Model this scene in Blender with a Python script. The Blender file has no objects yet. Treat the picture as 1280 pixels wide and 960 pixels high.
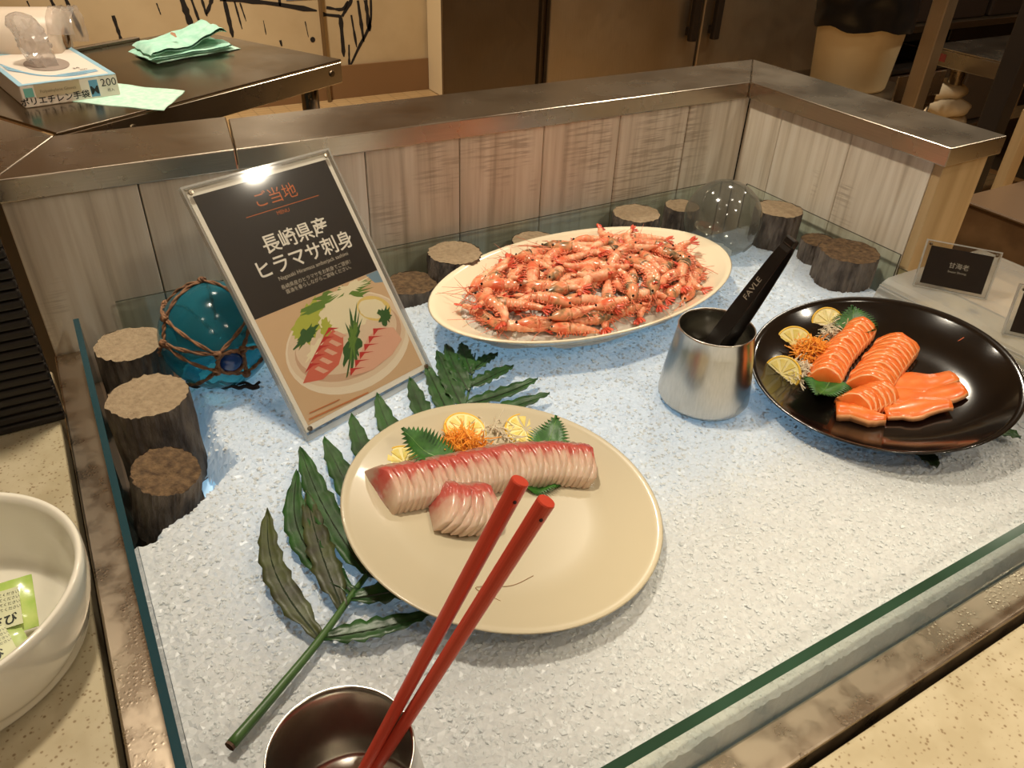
import bpy, bmesh, math, random
import numpy as np
from mathutils import Matrix, Vector, noise
random.seed(7)
rng = np.random.default_rng(7)
SC = bpy.context.scene
COL = SC.collection
# ------------------------------------------------------------------ camera, world, exposure
cam = bpy.data.cameras.new('camera')
cam.sensor_width = 36.0
cam.lens = 970.0 / 1280.0 * 36.0
cam.clip_start = 0.01
camo = bpy.data.objects.new('camera', cam)
COL.objects.link(camo)
ROT = Matrix(((0.86558686, 0.26183232, -0.4268527), (-0.49961567, 0.50912138, -0.70084206), (0.03381673, 0.81990198, 0.57150431)))
camo.matrix_world = Matrix.Translation((0, 0, 0.55)) @ ROT.to_4x4()
SC.camera = camo
world = bpy.data.worlds.new('world')
SC.world = world
world.use_nodes = True
world.node_tree.nodes['Background'].inputs[0].default_value = (1.0, 0.78, 0.55, 1)
world.node_tree.nodes['Background'].inputs[1].default_value = 0.12
SC.view_settings.view_transform = 'Standard'
SC.view_settings.look = 'None'
SC.view_settings.gamma = 1
SC.view_settings.use_curve_mapping = False
SC.view_settings.exposure = 0.0
DOWNLIGHT_POWER = 17.0
PANEL_STRENGTH = 0.38
FLOOR_Z, CEIL_Z = -0.85, 1.85

# ------------------------------------------------------------------ helpers
def srgb(r, g, b):
    f = lambda c: (c / 255 / 12.92) if c / 255 <= 0.04045 else ((c / 255 + 0.055) / 1.055) ** 2.4
    return (f(r), f(g), f(b), 1.0)

class NT:
    def __init__(self, m):
        m.use_nodes = True
        self.t = m.node_tree
        self.n = self.t.nodes
        self.bsdf = self.n.get('Principled BSDF')
        self.out = self.n.get('Material Output')
    def add(self, kind, **kw):
        x = self.n.new(kind)
        for k, v in kw.items():
            setattr(x, k, v)
        return x
    def link(self, a, b):
        self.t.links.new(a, b)
    def coords(self, scale=(1, 1, 1), rand=True):
        tc = self.add('ShaderNodeTexCoord')
        mp = self.add('ShaderNodeMapping')
        mp.inputs['Scale'].default_value = scale
        self.link(tc.outputs['Object'], mp.inputs[0])
        if rand:
            oi = self.add('ShaderNodeObjectInfo')
            mu = self.add('ShaderNodeMath', operation='MULTIPLY')
            mu.inputs[1].default_value = 37.0
            self.link(oi.outputs['Random'], mu.inputs[0])
            self.link(mu.outputs[0], mp.inputs['Location'])
        return mp.outputs[0]
    def noise(self, vec, scale, detail=3, rough=0.55):
        x = self.add('ShaderNodeTexNoise')
        x.inputs['Scale'].default_value = scale
        x.inputs['Detail'].default_value = detail
        x.inputs['Roughness'].default_value = rough
        self.link(vec, x.inputs['Vector'])
        return x.outputs[0]
    def ramp(self, fac, stops):
        x = self.add('ShaderNodeValToRGB')
        e = x.color_ramp.elements
        while len(e) < len(stops):
            e.new(0.5)
        for i, (p, c) in enumerate(stops):
            e[i].position = p
            e[i].color = c if len(c) == 4 else (*c, 1)
        self.link(fac, x.inputs[0])
        return x.outputs[0]
    def mix(self, fac, a, b, mode='MIX'):
        x = self.add('ShaderNodeMix', data_type='RGBA', blend_type=mode)
        for s, v in ((x.inputs[0], fac), (x.inputs[6], a), (x.inputs[7], b)):
            if hasattr(v, 'is_output'):
                self.link(v, s)
            else:
                s.default_value = v
        return x.outputs[2]
    def bump(self, h, strength=0.3, dist=0.002):
        x = self.add('ShaderNodeBump')
        x.inputs['Strength'].default_value = strength
        x.inputs['Distance'].default_value = dist
        self.link(h, x.inputs['Height'])
        self.link(x.outputs[0], self.bsdf.inputs['Normal'])
        return x.outputs[0]

MATS = {}
def mat(name, col, rough=0.5, metal=0.0, var=None, bump=None, coat=0.0, sss=0.0, trans=0.0, spec=0.5, emit=None, scale=(1, 1, 1), alpha=None):
    """plain principled material; var=(noise scale, second colour) mottles it; bump=(noise scale, strength, distance)"""
    if name in MATS:
        return MATS[name]
    m = bpy.data.materials.new(name)
    t = NT(m)
    b = t.bsdf
    b.inputs['Base Color'].default_value = col
    b.inputs['Roughness'].default_value = rough
    b.inputs['Metallic'].default_value = metal
    b.inputs['Coat Weight'].default_value = coat
    b.inputs['Coat Roughness'].default_value = 0.06
    b.inputs['Transmission Weight'].default_value = trans
    b.inputs['Specular IOR Level'].default_value = spec
    if sss:
        b.inputs['Subsurface Weight'].default_value = sss
        b.inputs['Subsurface Scale'].default_value = 0.004
        b.inputs['Subsurface Radius'].default_value = (1, 0.5, 0.3)
    if emit:
        b.inputs['Emission Color'].default_value = emit[0]
        b.inputs['Emission Strength'].default_value = emit[1]
    if alpha is not None:
        b.inputs['Alpha'].default_value = alpha
    if var or bump:
        v = t.coords(scale)
    if var:
        n = t.noise(v, var[0], 4)
        c = t.ramp(n, [(0.35, col), (0.68, var[1])])
        t.link(c, b.inputs['Base Color'])
    if bump:
        t.bump(t.noise(v, bump[0], 4), bump[1], bump[2])
    MATS[name] = m
    return m

def me_from(name, vf, mats, smooth=False, slots=None):
    v, f = vf
    me = bpy.data.meshes.new(name)
    me.from_pydata([tuple(p) for p in v], [], [tuple(q) for q in f])
    for m in (mats if isinstance(mats, (list, tuple)) else [mats]):
        me.materials.append(m)
    if slots is not None:
        me.polygons.foreach_set('material_index', slots)
    if smooth:
        me.polygons.foreach_set('use_smooth', [True] * len(me.polygons))
    me.update()
    return me

def link(name, me, parent=None, M=None):
    o = bpy.data.objects.new(name, me)
    COL.objects.link(o)
    if parent is not None:
        o.parent = parent
    if M is not None:
        if parent is not None:
            o.matrix_basis = M
        else:
            o.matrix_world = M
    return o

def ob(name, vf, mats, parent=None, M=None, smooth=False, slots=None):
    me = me_from(name, vf, mats, smooth, slots)
    bm = bmesh.new(); bm.from_mesh(me)
    bmesh.ops.recalc_face_normals(bm, faces=bm.faces)
    bm.to_mesh(me); bm.free()
    return link(name, me, parent, M)

def tag(o, label, cat, group=None, kind=None):
    o['label'] = label
    o['category'] = cat
    if group: o['group'] = group
    if kind: o['kind'] = kind
    return o

def thing(name, label, cat, M=None, group=None):
    e = bpy.data.objects.new(name, None)
    COL.objects.link(e)
    e.empty_display_size = 0.02
    e.matrix_world = M if M is not None else Matrix()
    return tag(e, label, cat, group)

def struct(o):
    o['kind'] = 'structure'
    return o

def copy_tree(o, parent=None):
    c = o.copy()
    COL.objects.link(c)
    c.parent = parent
    for ch in list(o.children):
        copy_tree(ch, c)
    return c

T = Matrix.Translation
def RZ(a): return Matrix.Rotation(a, 4, 'Z')
def RX(a): return Matrix.Rotation(a, 4, 'X')
def RY(a): return Matrix.Rotation(a, 4, 'Y')
def frame(o, x, y):
    x = Vector(x).normalized(); y = Vector(y); y = (y - x * y.dot(x)).normalized(); z = x.cross(y)
    M = Matrix((x, y, z)).transposed().to_4x4()
    M.translation = Vector(o)
    return M

def join(*parts):
    V, F = [], []
    for v, f in parts:
        n = len(V)
        V += [tuple(p) for p in v]
        F += [tuple(i + n for i in q) for q in f]
    return V, F

def xf(vf, M):
    return [tuple(M @ Vector(p)) for p in vf[0]], vf[1]

def box(a, b):
    (x0, y0, z0), (x1, y1, z1) = a, b
    return ([(x0, y0, z0), (x1, y0, z0), (x1, y1, z0), (x0, y1, z0), (x0, y0, z1), (x1, y0, z1), (x1, y1, z1), (x0, y1, z1)],
            [(3, 2, 1, 0), (4, 5, 6, 7), (0, 1, 5, 4), (1, 2, 6, 5), (2, 3, 7, 6), (3, 0, 4, 7)])

def bevel(vf, w, seg=2, angle=0.5):
    bm = bmesh.new()
    vs = [bm.verts.new(p) for p in vf[0]]
    for f in vf[1]:
        try: bm.faces.new([vs[i] for i in f])
        except ValueError: pass
    bm.normal_update()
    es = [e for e in bm.edges if len(e.link_faces) == 2 and e.calc_face_angle(0) > angle]
    bmesh.ops.bevel(bm, geom=es, offset=w, segments=seg, affect='EDGES', profile=0.5)
    bm.verts.index_update()
    r = [tuple(v.co) for v in bm.verts], [tuple(v.index for v in f.verts) for f in bm.faces]
    bm.free()
    return r

def prism(poly, z0, z1):
    n = len(poly)
    v = [(x, y, z0) for x, y in poly] + [(x, y, z1) for x, y in poly]
    f = [tuple(range(n))[::-1], tuple(range(n, 2 * n))] + [(i, (i + 1) % n, n + (i + 1) % n, n + i) for i in range(n)]
    return v, f

def lathe(prof, n=48, sy=1.0):
    v, f = [], []
    rings = []
    for r, z in prof:
        if r < 1e-6:
            rings.append([len(v)]); v.append((0, 0, z))
        else:
            rings.append(list(range(len(v), len(v) + n)))
            v += [(r * math.cos(2 * math.pi * i / n), sy * r * math.sin(2 * math.pi * i / n), z) for i in range(n)]
    for a, b in zip(rings, rings[1:]):
        for i in range(n):
            j = (i + 1) % n
            if len(a) == 1 and len(b) == 1: continue
            if len(a) == 1: f.append((a[0], b[i], b[j]))
            elif len(b) == 1: f.append((a[i], a[j], b[0]))
            else: f.append((a[i], a[j], b[j], b[i]))
    return v, f

def tube(pts, rad, n=8, sx=1.0, sy=1.0, up=(0, 0, 1), cap=True):
    pts = [Vector(p) for p in pts]
    if not hasattr(rad, '__len__'): rad = [rad] * len(pts)
    v, f = [], []
    u = Vector(up)
    for i, p in enumerate(pts):
        t = (pts[min(i + 1, len(pts) - 1)] - pts[max(i - 1, 0)])
        t = t.normalized() if t.length > 0 else Vector((1, 0, 0))
        s = t.cross(u)
        if s.length < 1e-4: s = t.cross(Vector((0.3, 1, 0.2)))
        s.normalize(); w = s.cross(t).normalized(); u = w
        for k in range(n):
            a = 2 * math.pi * k / n
            v.append(tuple(p + s * (math.cos(a) * rad[i] * sx) + w * (math.sin(a) * rad[i] * sy)))
    m = len(pts)
    for i in range(m - 1):
        for k in range(n):
            q = (k + 1) % n
            f.append((i * n + k, i * n + q, (i + 1) * n + q, (i + 1) * n + k))
    if cap:
        f.append(tuple(range(n))[::-1]); f.append(tuple(range((m - 1) * n, m * n)))
    return v, f

def sphere(c, r, n=10, m=7, s=(1, 1, 1)):
    prof = [(r * math.sin(math.pi * i / m), -r * math.cos(math.pi * i / m)) for i in range(m + 1)]
    prof[0] = (0, -r); prof[-1] = (0, r)
    v, f = lathe(prof, n)
    return [(c[0] + x * s[0], c[1] + y * s[1], c[2] + z * s[2]) for x, y, z in v], f

def smoothpath(pts, n):
    """Catmull-Rom through pts, n samples"""
    P = [Vector(p) for p in pts]
    P = [P[0] * 2 - P[1]] + P + [P[-1] * 2 - P[-2]]
    out = []
    m = len(P) - 3
    for i in range(n):
        s = i / (n - 1) * m
        k = min(int(s), m - 1); t = s - k
        a, b, c, d = P[k:k + 4]
        out.append(0.5 * ((2 * b) + (c - a) * t + (2 * a - 5 * b + 4 * c - d) * t * t + (3 * b - a - 3 * c + d) * t ** 3))
    return out

def nz(x, y, z=0.0): return noise.noise(Vector((x, y, z)))

FONTO = None
def text(body, size, m, parent, M, align='CENTER', bold=0.0, name='lettering'):
    """flat lettering, lying in the local XY plane"""
    cu = bpy.data.curves.new('lettering', 'FONT')
    cu.body = body; cu.size = size; cu.align_x = align; cu.align_y = 'CENTER'; cu.resolution_u = 3; cu.offset = bold
    o = bpy.data.objects.new('lettering', cu); COL.objects.link(o)
    me = bpy.data.meshes.new_from_object(o.evaluated_get(bpy.context.evaluated_depsgraph_get()))
    bpy.data.objects.remove(o); bpy.data.curves.remove(cu)
    me.materials.clear(); me.materials.append(m)
    return link(name, me, parent, M)

# ------------------------------------------------------------------ materials
def steel(name, col, rough=0.3, brush=(1, 60, 60)):
    m = bpy.data.materials.new(name); t = NT(m); b = t.bsdf
    v = t.coords(brush, False)
    n = t.noise(v, 14, 4)
    b.inputs['Metallic'].default_value = 1.0
    c = t.ramp(n, [(0.3, tuple(x * 0.86 for x in col[:3])), (0.7, col)])
    v2 = t.coords((1, 1, 1), False)
    n2 = t.noise(v2, 9, 5)
    t.link(t.mix(t.ramp(n2, [(0.5, (0, 0, 0)), (0.8, (0.09, 0.09, 0.09))]), c, tuple(x * 0.75 for x in col[:3]) + (1,)), b.inputs['Base Color'])
    t.link(t.ramp(n2, [(0.3, (rough - 0.03,) * 3), (0.75, (rough + 0.06,) * 3)]), b.inputs['Roughness'])
    t.bump(n, 0.04, 0.0004)
    MATS[name] = m
    return m
M_STEEL = steel('brushed steel', srgb(200, 188, 170), 0.25)
M_STEEL_T = steel('table steel', srgb(158, 146, 128), 0.2)
M_STEEL_Y = steel('brushed steel lengthwise', srgb(196, 184, 166), 0.27, (60, 1, 60))
M_STEEL_DOOR = steel('door steel', srgb(186, 166, 138), 0.42, (60, 60, 1))
M_STEEL_DARK = steel('dark steel', srgb(124, 108, 88), 0.4, (60, 60, 1))
M_CUP = steel('cup steel', srgb(208, 202, 192), 0.24, (40, 40, 4))

def wet_steel():
    m = bpy.data.materials.new('wet rim steel'); t = NT(m); b = t.bsdf
    v = t.coords((1, 1, 1), False)
    n = t.noise(v, 26, 6, 0.62)
    b.inputs['Metallic'].default_value = 1
    b.inputs['Base Color'].default_value = srgb(184, 168, 148)
    t.link(t.ramp(n, [(0.44, (0.36,) * 3), (0.58, (0.27,) * 3)]), b.inputs['Roughness'])
    vo = t.add('ShaderNodeTexVoronoi'); vo.inputs['Scale'].default_value = 260
    t.link(v, vo.inputs['Vector'])
    d = t.ramp(vo.outputs['Distance'], [(0.1, (1, 1, 1)), (0.45, (0, 0, 0))])
    t.bump(t.mix(t.ramp(n, [(0.5, (0, 0, 0)), (0.56, (1, 1, 1))]), (0, 0, 0, 1), d), 0.18, 0.0005)
    MATS['wet rim steel'] = m
    return m
M_RIM = wet_steel()

def planks():
    m = bpy.data.materials.new('whitewashed plank'); t = NT(m); b = t.bsdf
    g = t.noise(t.coords((1, 1, 0.035)), 75, 5, 0.6)
    big = t.noise(t.coords((1, 1, 0.5)), 9, 3)
    saw = t.noise(t.coords((0.25, 0.25, 5)), 55, 3)
    base = t.ramp(g, [(0.26, srgb(196, 182, 160)), (0.46, srgb(232, 220, 200)), (0.6, srgb(242, 232, 214)), (0.8, srgb(248, 240, 226))])
    broad = t.ramp(t.noise(t.coords((1, 1, 0.14)), 24, 3), [(0.34, srgb(180, 160, 132)), (0.6, srgb(255, 255, 255))])
    c = t.mix(0.28, base, broad, 'MULTIPLY')
    sm = t.mix(1.0, t.ramp(saw, [(0.5, (0, 0, 0)), (0.58, (1, 1, 1))]), t.ramp(big, [(0.53, (0, 0, 0)), (0.62, (0.45, 0.45, 0.45))]), 'MULTIPLY')
    c = t.mix(sm, c, srgb(150, 128, 100))
    t.link(c, b.inputs['Base Color'])
    b.inputs['Roughness'].default_value = 0.55
    t.bump(g, 0.25, 0.001)
    MATS['plank'] = m
    return m
M_PLANK = planks()
M_WOOD = mat('pale oak panel', srgb(206, 176, 130), 0.5, var=(30, srgb(178, 146, 100)), scale=(1, 1, 0.06))
M_DARK = mat('dark recess', srgb(38, 30, 24), 0.6)
M_TERR = mat('speckled cream stone', srgb(208, 192, 160), 0.32)
def terrazzo():
    m = M_TERR; t = NT(m); b = t.bsdf
    v = t.coords((1, 1, 1), False)
    vo = t.add('ShaderNodeTexVoronoi'); vo.inputs['Scale'].default_value = 240
    t.link(v, vo.inputs['Vector'])
    n = t.noise(v, 120, 2)
    sp = t.ramp(vo.outputs['Distance'], [(0.2, (1, 1, 1)), (0.36, (0, 0, 0))])
    k = t.mix(1.0, sp, t.ramp(n, [(0.47, (0, 0, 0)), (0.54, (1, 1, 1))]), 'MULTIPLY')
    cl = t.ramp(t.noise(v, 22, 3), [(0.35, srgb(168, 154, 124)), (0.7, srgb(184, 171, 143))])
    t.link(t.mix(k, cl, srgb(132, 112, 82)), b.inputs['Base Color'])
terrazzo()

def glass_thin(name, tint, gloss=1.0, haze=0.0, hazecol=(1, 1, 1, 1), rough=0.02):
    m = bpy.data.materials.new(name); t = NT(m)
    t.n.remove(t.bsdf)
    tr = t.add('ShaderNodeBsdfTransparent'); tr.inputs[0].default_value = tint
    gl = t.add('ShaderNodeBsdfGlossy'); gl.inputs['Roughness'].default_value = rough
    lw = t.add('ShaderNodeLayerWeight'); lw.inputs[0].default_value = 0.5
    pw = t.add('ShaderNodeMath', operation='POWER'); pw.inputs[1].default_value = 4.5
    t.link(lw.outputs['Facing'], pw.inputs[0])
    mu = t.add('ShaderNodeMath', operation='MULTIPLY_ADD'); mu.inputs[1].default_value = 0.9; mu.inputs[2].default_value = 0.04 * gloss
    t.link(pw.outputs[0], mu.inputs[0])
    mx = t.add('ShaderNodeMixShader')
    src = tr.outputs[0]
    if haze:
        df = t.add('ShaderNodeBsdfDiffuse'); df.inputs[0].default_value = hazecol
        tl = t.add('ShaderNodeBsdfTranslucent'); tl.inputs[0].default_value = hazecol
        m0 = t.add('ShaderNodeMixShader'); m0.inputs[0].default_value = 0.5
        t.link(df.outputs[0], m0.inputs[1]); t.link(tl.outputs[0], m0.inputs[2])
        m1 = t.add('ShaderNodeMixShader'); m1.inputs[0].default_value = haze
        t.link(src, m1.inputs[1]); t.link(m0.outputs[0], m1.inputs[2]); src = m1.outputs[0]
    t.link(mu.outputs[0], mx.inputs[0]); t.link(src, mx.inputs[1]); t.link(gl.outputs[0], mx.inputs[2])
    t.link(mx.outputs[0], t.out.inputs[0])
    MATS[name] = m
    return m
M_PANE = glass_thin('pane glass', (0.93, 0.975, 0.955, 1), 1.0)
M_PANE_EDGE = mat('pane glass edge', srgb(34, 56, 42), 0.12, var=(8, srgb(46, 74, 58)))
M_PANE_EDGE_D = mat('dark pane glass edge', srgb(44, 46, 38), 0.2)
M_PANE_EDGE_B = mat('blue pane glass edge', srgb(34, 66, 74), 0.12, trans=0.15)
M_ACRYL = glass_thin('clear acrylic', (0.97, 0.97, 0.96, 1), 1.0, 0.008, rough=0.07)
M_ACRYL_EDGE = glass_thin('acrylic edge', (0.8, 0.8, 0.78, 1), 1.4, 0.4, (0.85, 0.83, 0.78, 1), 0.08)
M_FROST = glass_thin('ribbed frosted acrylic', (0.9, 0.9, 0.88, 1), 1.0, 0.3, (0.9, 0.88, 0.82, 1), 0.15)
M_FLOAT = glass_thin('teal float glass', (0.22, 0.60, 0.70, 1), 1.0, 0.35, (0.05, 0.36, 0.46, 1), 0.13)
M_BUBBLE = glass_thin('clear float glass', (0.60, 0.61, 0.57, 1), 2.2, 0.16, (0.5, 0.49, 0.44, 1), 0.10)
M_FILM = glass_thin('clear plastic film', (0.9, 0.88, 0.86, 1), 1.6, 0.28, (0.95, 0.88, 0.84, 1), 0.12)
M_PLATE = mat('cream glazed ceramic', srgb(192, 180, 152), 0.3, coat=0.15)
M_PLATTER = mat('ivory glazed ceramic', srgb(240, 226, 196), 0.18, coat=0.5)
M_POT = mat('white glazed ceramic', srgb(232, 226, 210), 0.13, coat=0.6)
M_BLACK = mat('black lacquer', srgb(16, 12, 10), 0.14, coat=0.6, bump=(60, 0.05, 0.001))
M_BLKPL = mat('black plastic', srgb(24, 20, 17), 0.3, coat=0.2)
M_BARK = mat('log bark', srgb(122, 110, 98), 0.9, var=(60, srgb(60, 50, 44)), bump=(140, 1.0, 0.006), scale=(1, 1, 0.35))
M_CUT = mat('weathered log end', srgb(160, 140, 112), 0.9, var=(150, srgb(138, 118, 92)), bump=(260, 0.9, 0.003))
M_CUT_D = mat('dark log end', srgb(112, 88, 60), 0.9, var=(140, srgb(66, 48, 30)), bump=(260, 1.0, 0.003))
M_ROPE = mat('brown rope', srgb(146, 106, 74), 0.85, var=(160, srgb(92, 60, 42)))
M_RED = mat('red chopstick lacquer', srgb(206, 72, 50), 0.38, coat=0.1)
M_GREEN = mat('fern green', srgb(44, 84, 34), 0.4, var=(45, srgb(26, 54, 22)), bump=(60, 0.3, 0.002), scale=(1, 1, 1))
M_GREEN_B = mat('fern green browned', srgb(66, 74, 34), 0.45, var=(50, srgb(44, 44, 26)), bump=(60, 0.3, 0.002))
M_STEM = mat('fern stem', srgb(72, 104, 50), 0.4, var=(20, srgb(50, 80, 36)))
M_VEIN = mat('fern vein', srgb(28, 42, 18), 0.4)
M_SHISO = mat('shiso leaf', srgb(58, 112, 34), 0.45, var=(80, srgb(34, 78, 22)), bump=(120, 0.5, 0.001))
M_LEM_R = mat('lemon rind', srgb(236, 190, 60), 0.4, bump=(300, 0.2, 0.001))
M_LEM_P = mat('lemon pith', srgb(240, 226, 160), 0.5)
M_LEM_F = mat('lemon flesh', srgb(232, 206, 104), 0.22, sss=0.15, var=(140, srgb(240, 222, 150)))
M_CARROT = mat('carrot shreds', srgb(250, 168, 62), 0.4)
M_DAIKON = mat('daikon shreds', srgb(226, 214, 188), 0.3)
M_SALMON = mat('salmon flesh', srgb(238, 112, 44), 0.28, sss=0.12, var=(50, srgb(244, 136, 66)), coat=0.2)
M_SALMON_E = mat('salmon fat line', srgb(250, 176, 118), 0.3)

def yellowtail():
    m = bpy.data.materials.new('yellowtail flesh'); t = NT(m); b = t.bsdf
    tc = t.add('ShaderNodeTexCoord'); sp = t.add('ShaderNodeSeparateXYZ')
    t.link(tc.outputs['Generated'], sp.inputs[0])
    n = t.noise(t.coords((1, 1, 1)), 60, 3)
    ad = t.add('ShaderNodeMath', operation='MULTIPLY_ADD'); ad.inputs[1].default_value = 0.5
    t.link(n, ad.inputs[0]); t.link(sp.outputs['Y'], ad.inputs[2])
    c = t.ramp(ad.outputs[0], [(0.3, srgb(222, 194, 170)), (0.46, srgb(212, 176, 152)), (0.58, srgb(204, 156, 136)), (0.68, srgb(190, 92, 80)), (0.84, srgb(178, 74, 66)), (0.98, srgb(162, 130, 112))])
    t.link(c, b.inputs['Base Color'])
    b.inputs['Roughness'].default_value = 0.25
    b.inputs['Subsurface Weight'].default_value = 0.12
    b.inputs['Subsurface Scale'].default_value = 0.004
    return m
M_YT = yellowtail()
M_YT_E = mat('yellowtail cut edge', srgb(206, 160, 142), 0.25, var=(60, srgb(172, 132, 112)))

def shrimp_mats():
    m = bpy.data.materials.new('shrimp shell'); t = NT(m); b = t.bsdf
    n = t.noise(t.coords(), 70, 3)
    c = t.ramp(n, [(0.3, srgb(222, 116, 80)), (0.5, srgb(236, 160, 120)), (0.72, srgb(244, 200, 164))])
    t.link(c, b.inputs['Base Color'])
    b.inputs['Roughness'].default_value = 0.22
    b.inputs['Subsurface Weight'].default_value = 0.15
    b.inputs['Subsurface Scale'].default_value = 0.003
    h = bpy.data.materials.new('shrimp head'); t = NT(h); b = t.bsdf
    n = t.noise(t.coords(), 60, 2)
    oi = t.add('ShaderNodeObjectInfo')
    ad = t.add('ShaderNodeMath', operation='MULTIPLY_ADD'); ad.inputs[1].default_value = 0.24
    t.link(oi.outputs['Random'], ad.inputs[0]); t.link(n, ad.inputs[2])
    c = t.ramp(ad.outputs[0], [(0.4, srgb(222, 104, 70)), (0.58, srgb(232, 150, 108)), (0.66, srgb(200, 140, 98)), (0.78, srgb(120, 98, 70)), (0.92, srgb(58, 52, 42))])
    t.link(c, b.inputs['Base Color'])
    b.inputs['Roughness'].default_value = 0.2
    return m, h
M_SHR, M_SHR_H = shrimp_mats()
M_SHR_R = mat('shrimp tail red', srgb(204, 62, 42), 0.3, var=(120, srgb(226, 104, 72)))
M_SHR_L = mat('shrimp legs', srgb(226, 124, 88), 0.35)
M_EYE = mat('shrimp eye', srgb(10, 9, 9), 0.15)

def ice_mat(name, tint=(0.80, 0.815, 0.81, 1), mixv=0.37):
    m = bpy.data.materials.new(name); t = NT(m); b = t.bsdf
    n = t.noise(t.coords((1, 1, 1), False), 220, 3)
    t.link(t.ramp(n, [(0.3, tuple(x * 0.88 for x in tint[:3])), (0.62, tint)]), b.inputs['Base Color'])
    b.inputs['Roughness'].default_value = 0.3
    b.inputs['Specular IOR Level'].default_value = 0.3
    tl = t.add('ShaderNodeBsdfTranslucent'); tl.inputs[0].default_value = (0.92, 0.97, 1, 1)
    mx = t.add('ShaderNodeMixShader'); mx.inputs[0].default_value = mixv
    t.link(b.outputs[0], mx.inputs[1]); t.link(tl.outputs[0], mx.inputs[2]); t.link(mx.outputs[0], t.out.inputs[0])
    return m
M_ICE = ice_mat('crushed ice')
M_PANEL = mat('blue white light panel', (0.5, 0.7, 0.9, 1), 0.5, emit=((0.36, 0.70, 1.0, 1), PANEL_STRENGTH))
M_WALL = mat('warm plaster wall', srgb(204, 182, 144), 0.7, var=(3, srgb(190, 166, 128)))
M_BASEB = mat('brown skirting', srgb(134, 100, 66), 0.5)
M_CEIL = mat('warm ceiling', srgb(196, 176, 150), 0.8)
M_INK = mat('mural ink', srgb(26, 20, 18), 0.7)
M_WHITE = mat('white print', srgb(238, 232, 220), 0.5)

# ------------------------------------------------------------------ the room
def floor_mat():
    m = bpy.data.materials.new('tan floor tile'); t = NT(m); b = t.bsdf
    v = t.coords((1, 1, 1), False)
    br = t.add('ShaderNodeTexBrick'); br.offset = 0; br.inputs['Scale'].default_value = 5
    br.inputs['Color1'].default_value = srgb(192, 160, 114); br.inputs['Color2'].default_value = srgb(184, 150, 104); br.inputs['Mortar'].default_value = srgb(150, 120, 84)
    br.inputs['Mortar Size'].default_value = 0.012
    t.link(v, br.inputs['Vector']); t.link(br.outputs[0], b.inputs['Base Color'])
    b.inputs['Roughness'].default_value = 0.4
    return m
RX0, RX1, RY0, RY1 = -2.6, 7.0, -2.4, 5.05
struct(ob('floor', box((RX0, RY0, FLOOR_Z - 0.1), (RX1, RY1, FLOOR_Z)), floor_mat()))
struct(ob('ceiling', box((RX0, RY0, CEIL_Z), (RX1, RY1, CEIL_Z + 0.1)), M_CEIL))
WB = struct(ob('wall_back', box((RX0, RY1, FLOOR_Z), (RX1, RY1 + 0.1, CEIL_Z)), M_WALL))
struct(ob('wall_left', box((RX0 - 0.1, RY0, FLOOR_Z), (RX0, RY1, CEIL_Z)), mat('tan wall', srgb(170, 140, 104), 0.7)))
struct(ob('wall_right', box((RX1, RY0, FLOOR_Z), (RX1 + 0.1, RY1, CEIL_Z)), mat('tan wall', srgb(170, 140, 104), 0.7)))
struct(ob('wall_front', box((RX0, RY0 - 0.1, FLOOR_Z), (RX1, RY0, CEIL_Z)), mat('tan wall', srgb(170, 140, 104), 0.7)))
struct(ob('baseboard_back', box((RX0, RY1 - 0.02, FLOOR_Z), (RX1, RY1, FLOOR_Z + 0.2)), M_BASEB))
struct(ob('trim_1', bevel(box((2.30, 4.55, FLOOR_Z), (2.52, RY1 - 0.021, CEIL_Z)), 0.006), mat('cream corner post', srgb(226, 206, 168), 0.6)))

# mural strokes on the back wall, painted flat (x, z on the wall), each stroke a thin ribbon of paint
STROKES = [
 (0.016, [(0.17, -0.20), (0.19, -0.29)]), (0.020, [(0.24, -0.20), (0.275, -0.385)]), (0.016, [(0.447, -0.29), (0.46, -0.43)]),
 (0.034, [(0.815, -0.22), (0.84, -0.37)]), (0.016, [(0.865, -0.22), (0.89, -0.36)]), (0.014, [(0.92, -0.22), (0.935, -0.32)]),
 (0.020, [(0.985, -0.22), (0.935, -0.31)]), (0.022, [(1.045, -0.24), (1.06, -0.44)]), (0.010, [(1.10, -0.25), (1.12, -0.40)]), (0.008, [(1.13, -0.26), (1.15, -0.36)]),
 (0.026, [(1.02, -0.235), (1.27, -0.265), (1.58, -0.325)]), (0.014, [(1.36, -0.24), (1.36, -0.29)]), (0.020, [(1.60, -0.345), (1.735, -0.365)]), (0.022, [(1.735, -0.365), (1.81, -0.27)]),
 (0.016, [(1.64, -0.31), (1.74, -0.325), (1.78, -0.28)]), (0.030, [(1.725, -0.37), (1.725, -0.60)]), (0.014, [(1.765, -0.53), (1.755, -0.665)]), (0.014, [(1.795, -0.36), (1.815, -0.55)]),
 (0.022, [(1.845, -0.28), (1.865, -0.52)]), (0.026, [(1.895, -0.28), (1.91, -0.46)]), (0.018, [(1.93, -0.28), (1.915, -0.42), (1.83, -0.55), (1.755, -0.67)]),
 (0.012, [(1.335, -0.475), (1.34, -0.51)]), (0.006, [(1.25, -0.36), (1.255, -0.44)]), (0.006, [(1.50, -0.38), (1.51, -0.47)]), (0.006, [(0.68, -0.24), (0.69, -0.30)]), (0.006, [(0.06, -0.2), (0.07, -0.26)])]
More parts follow.
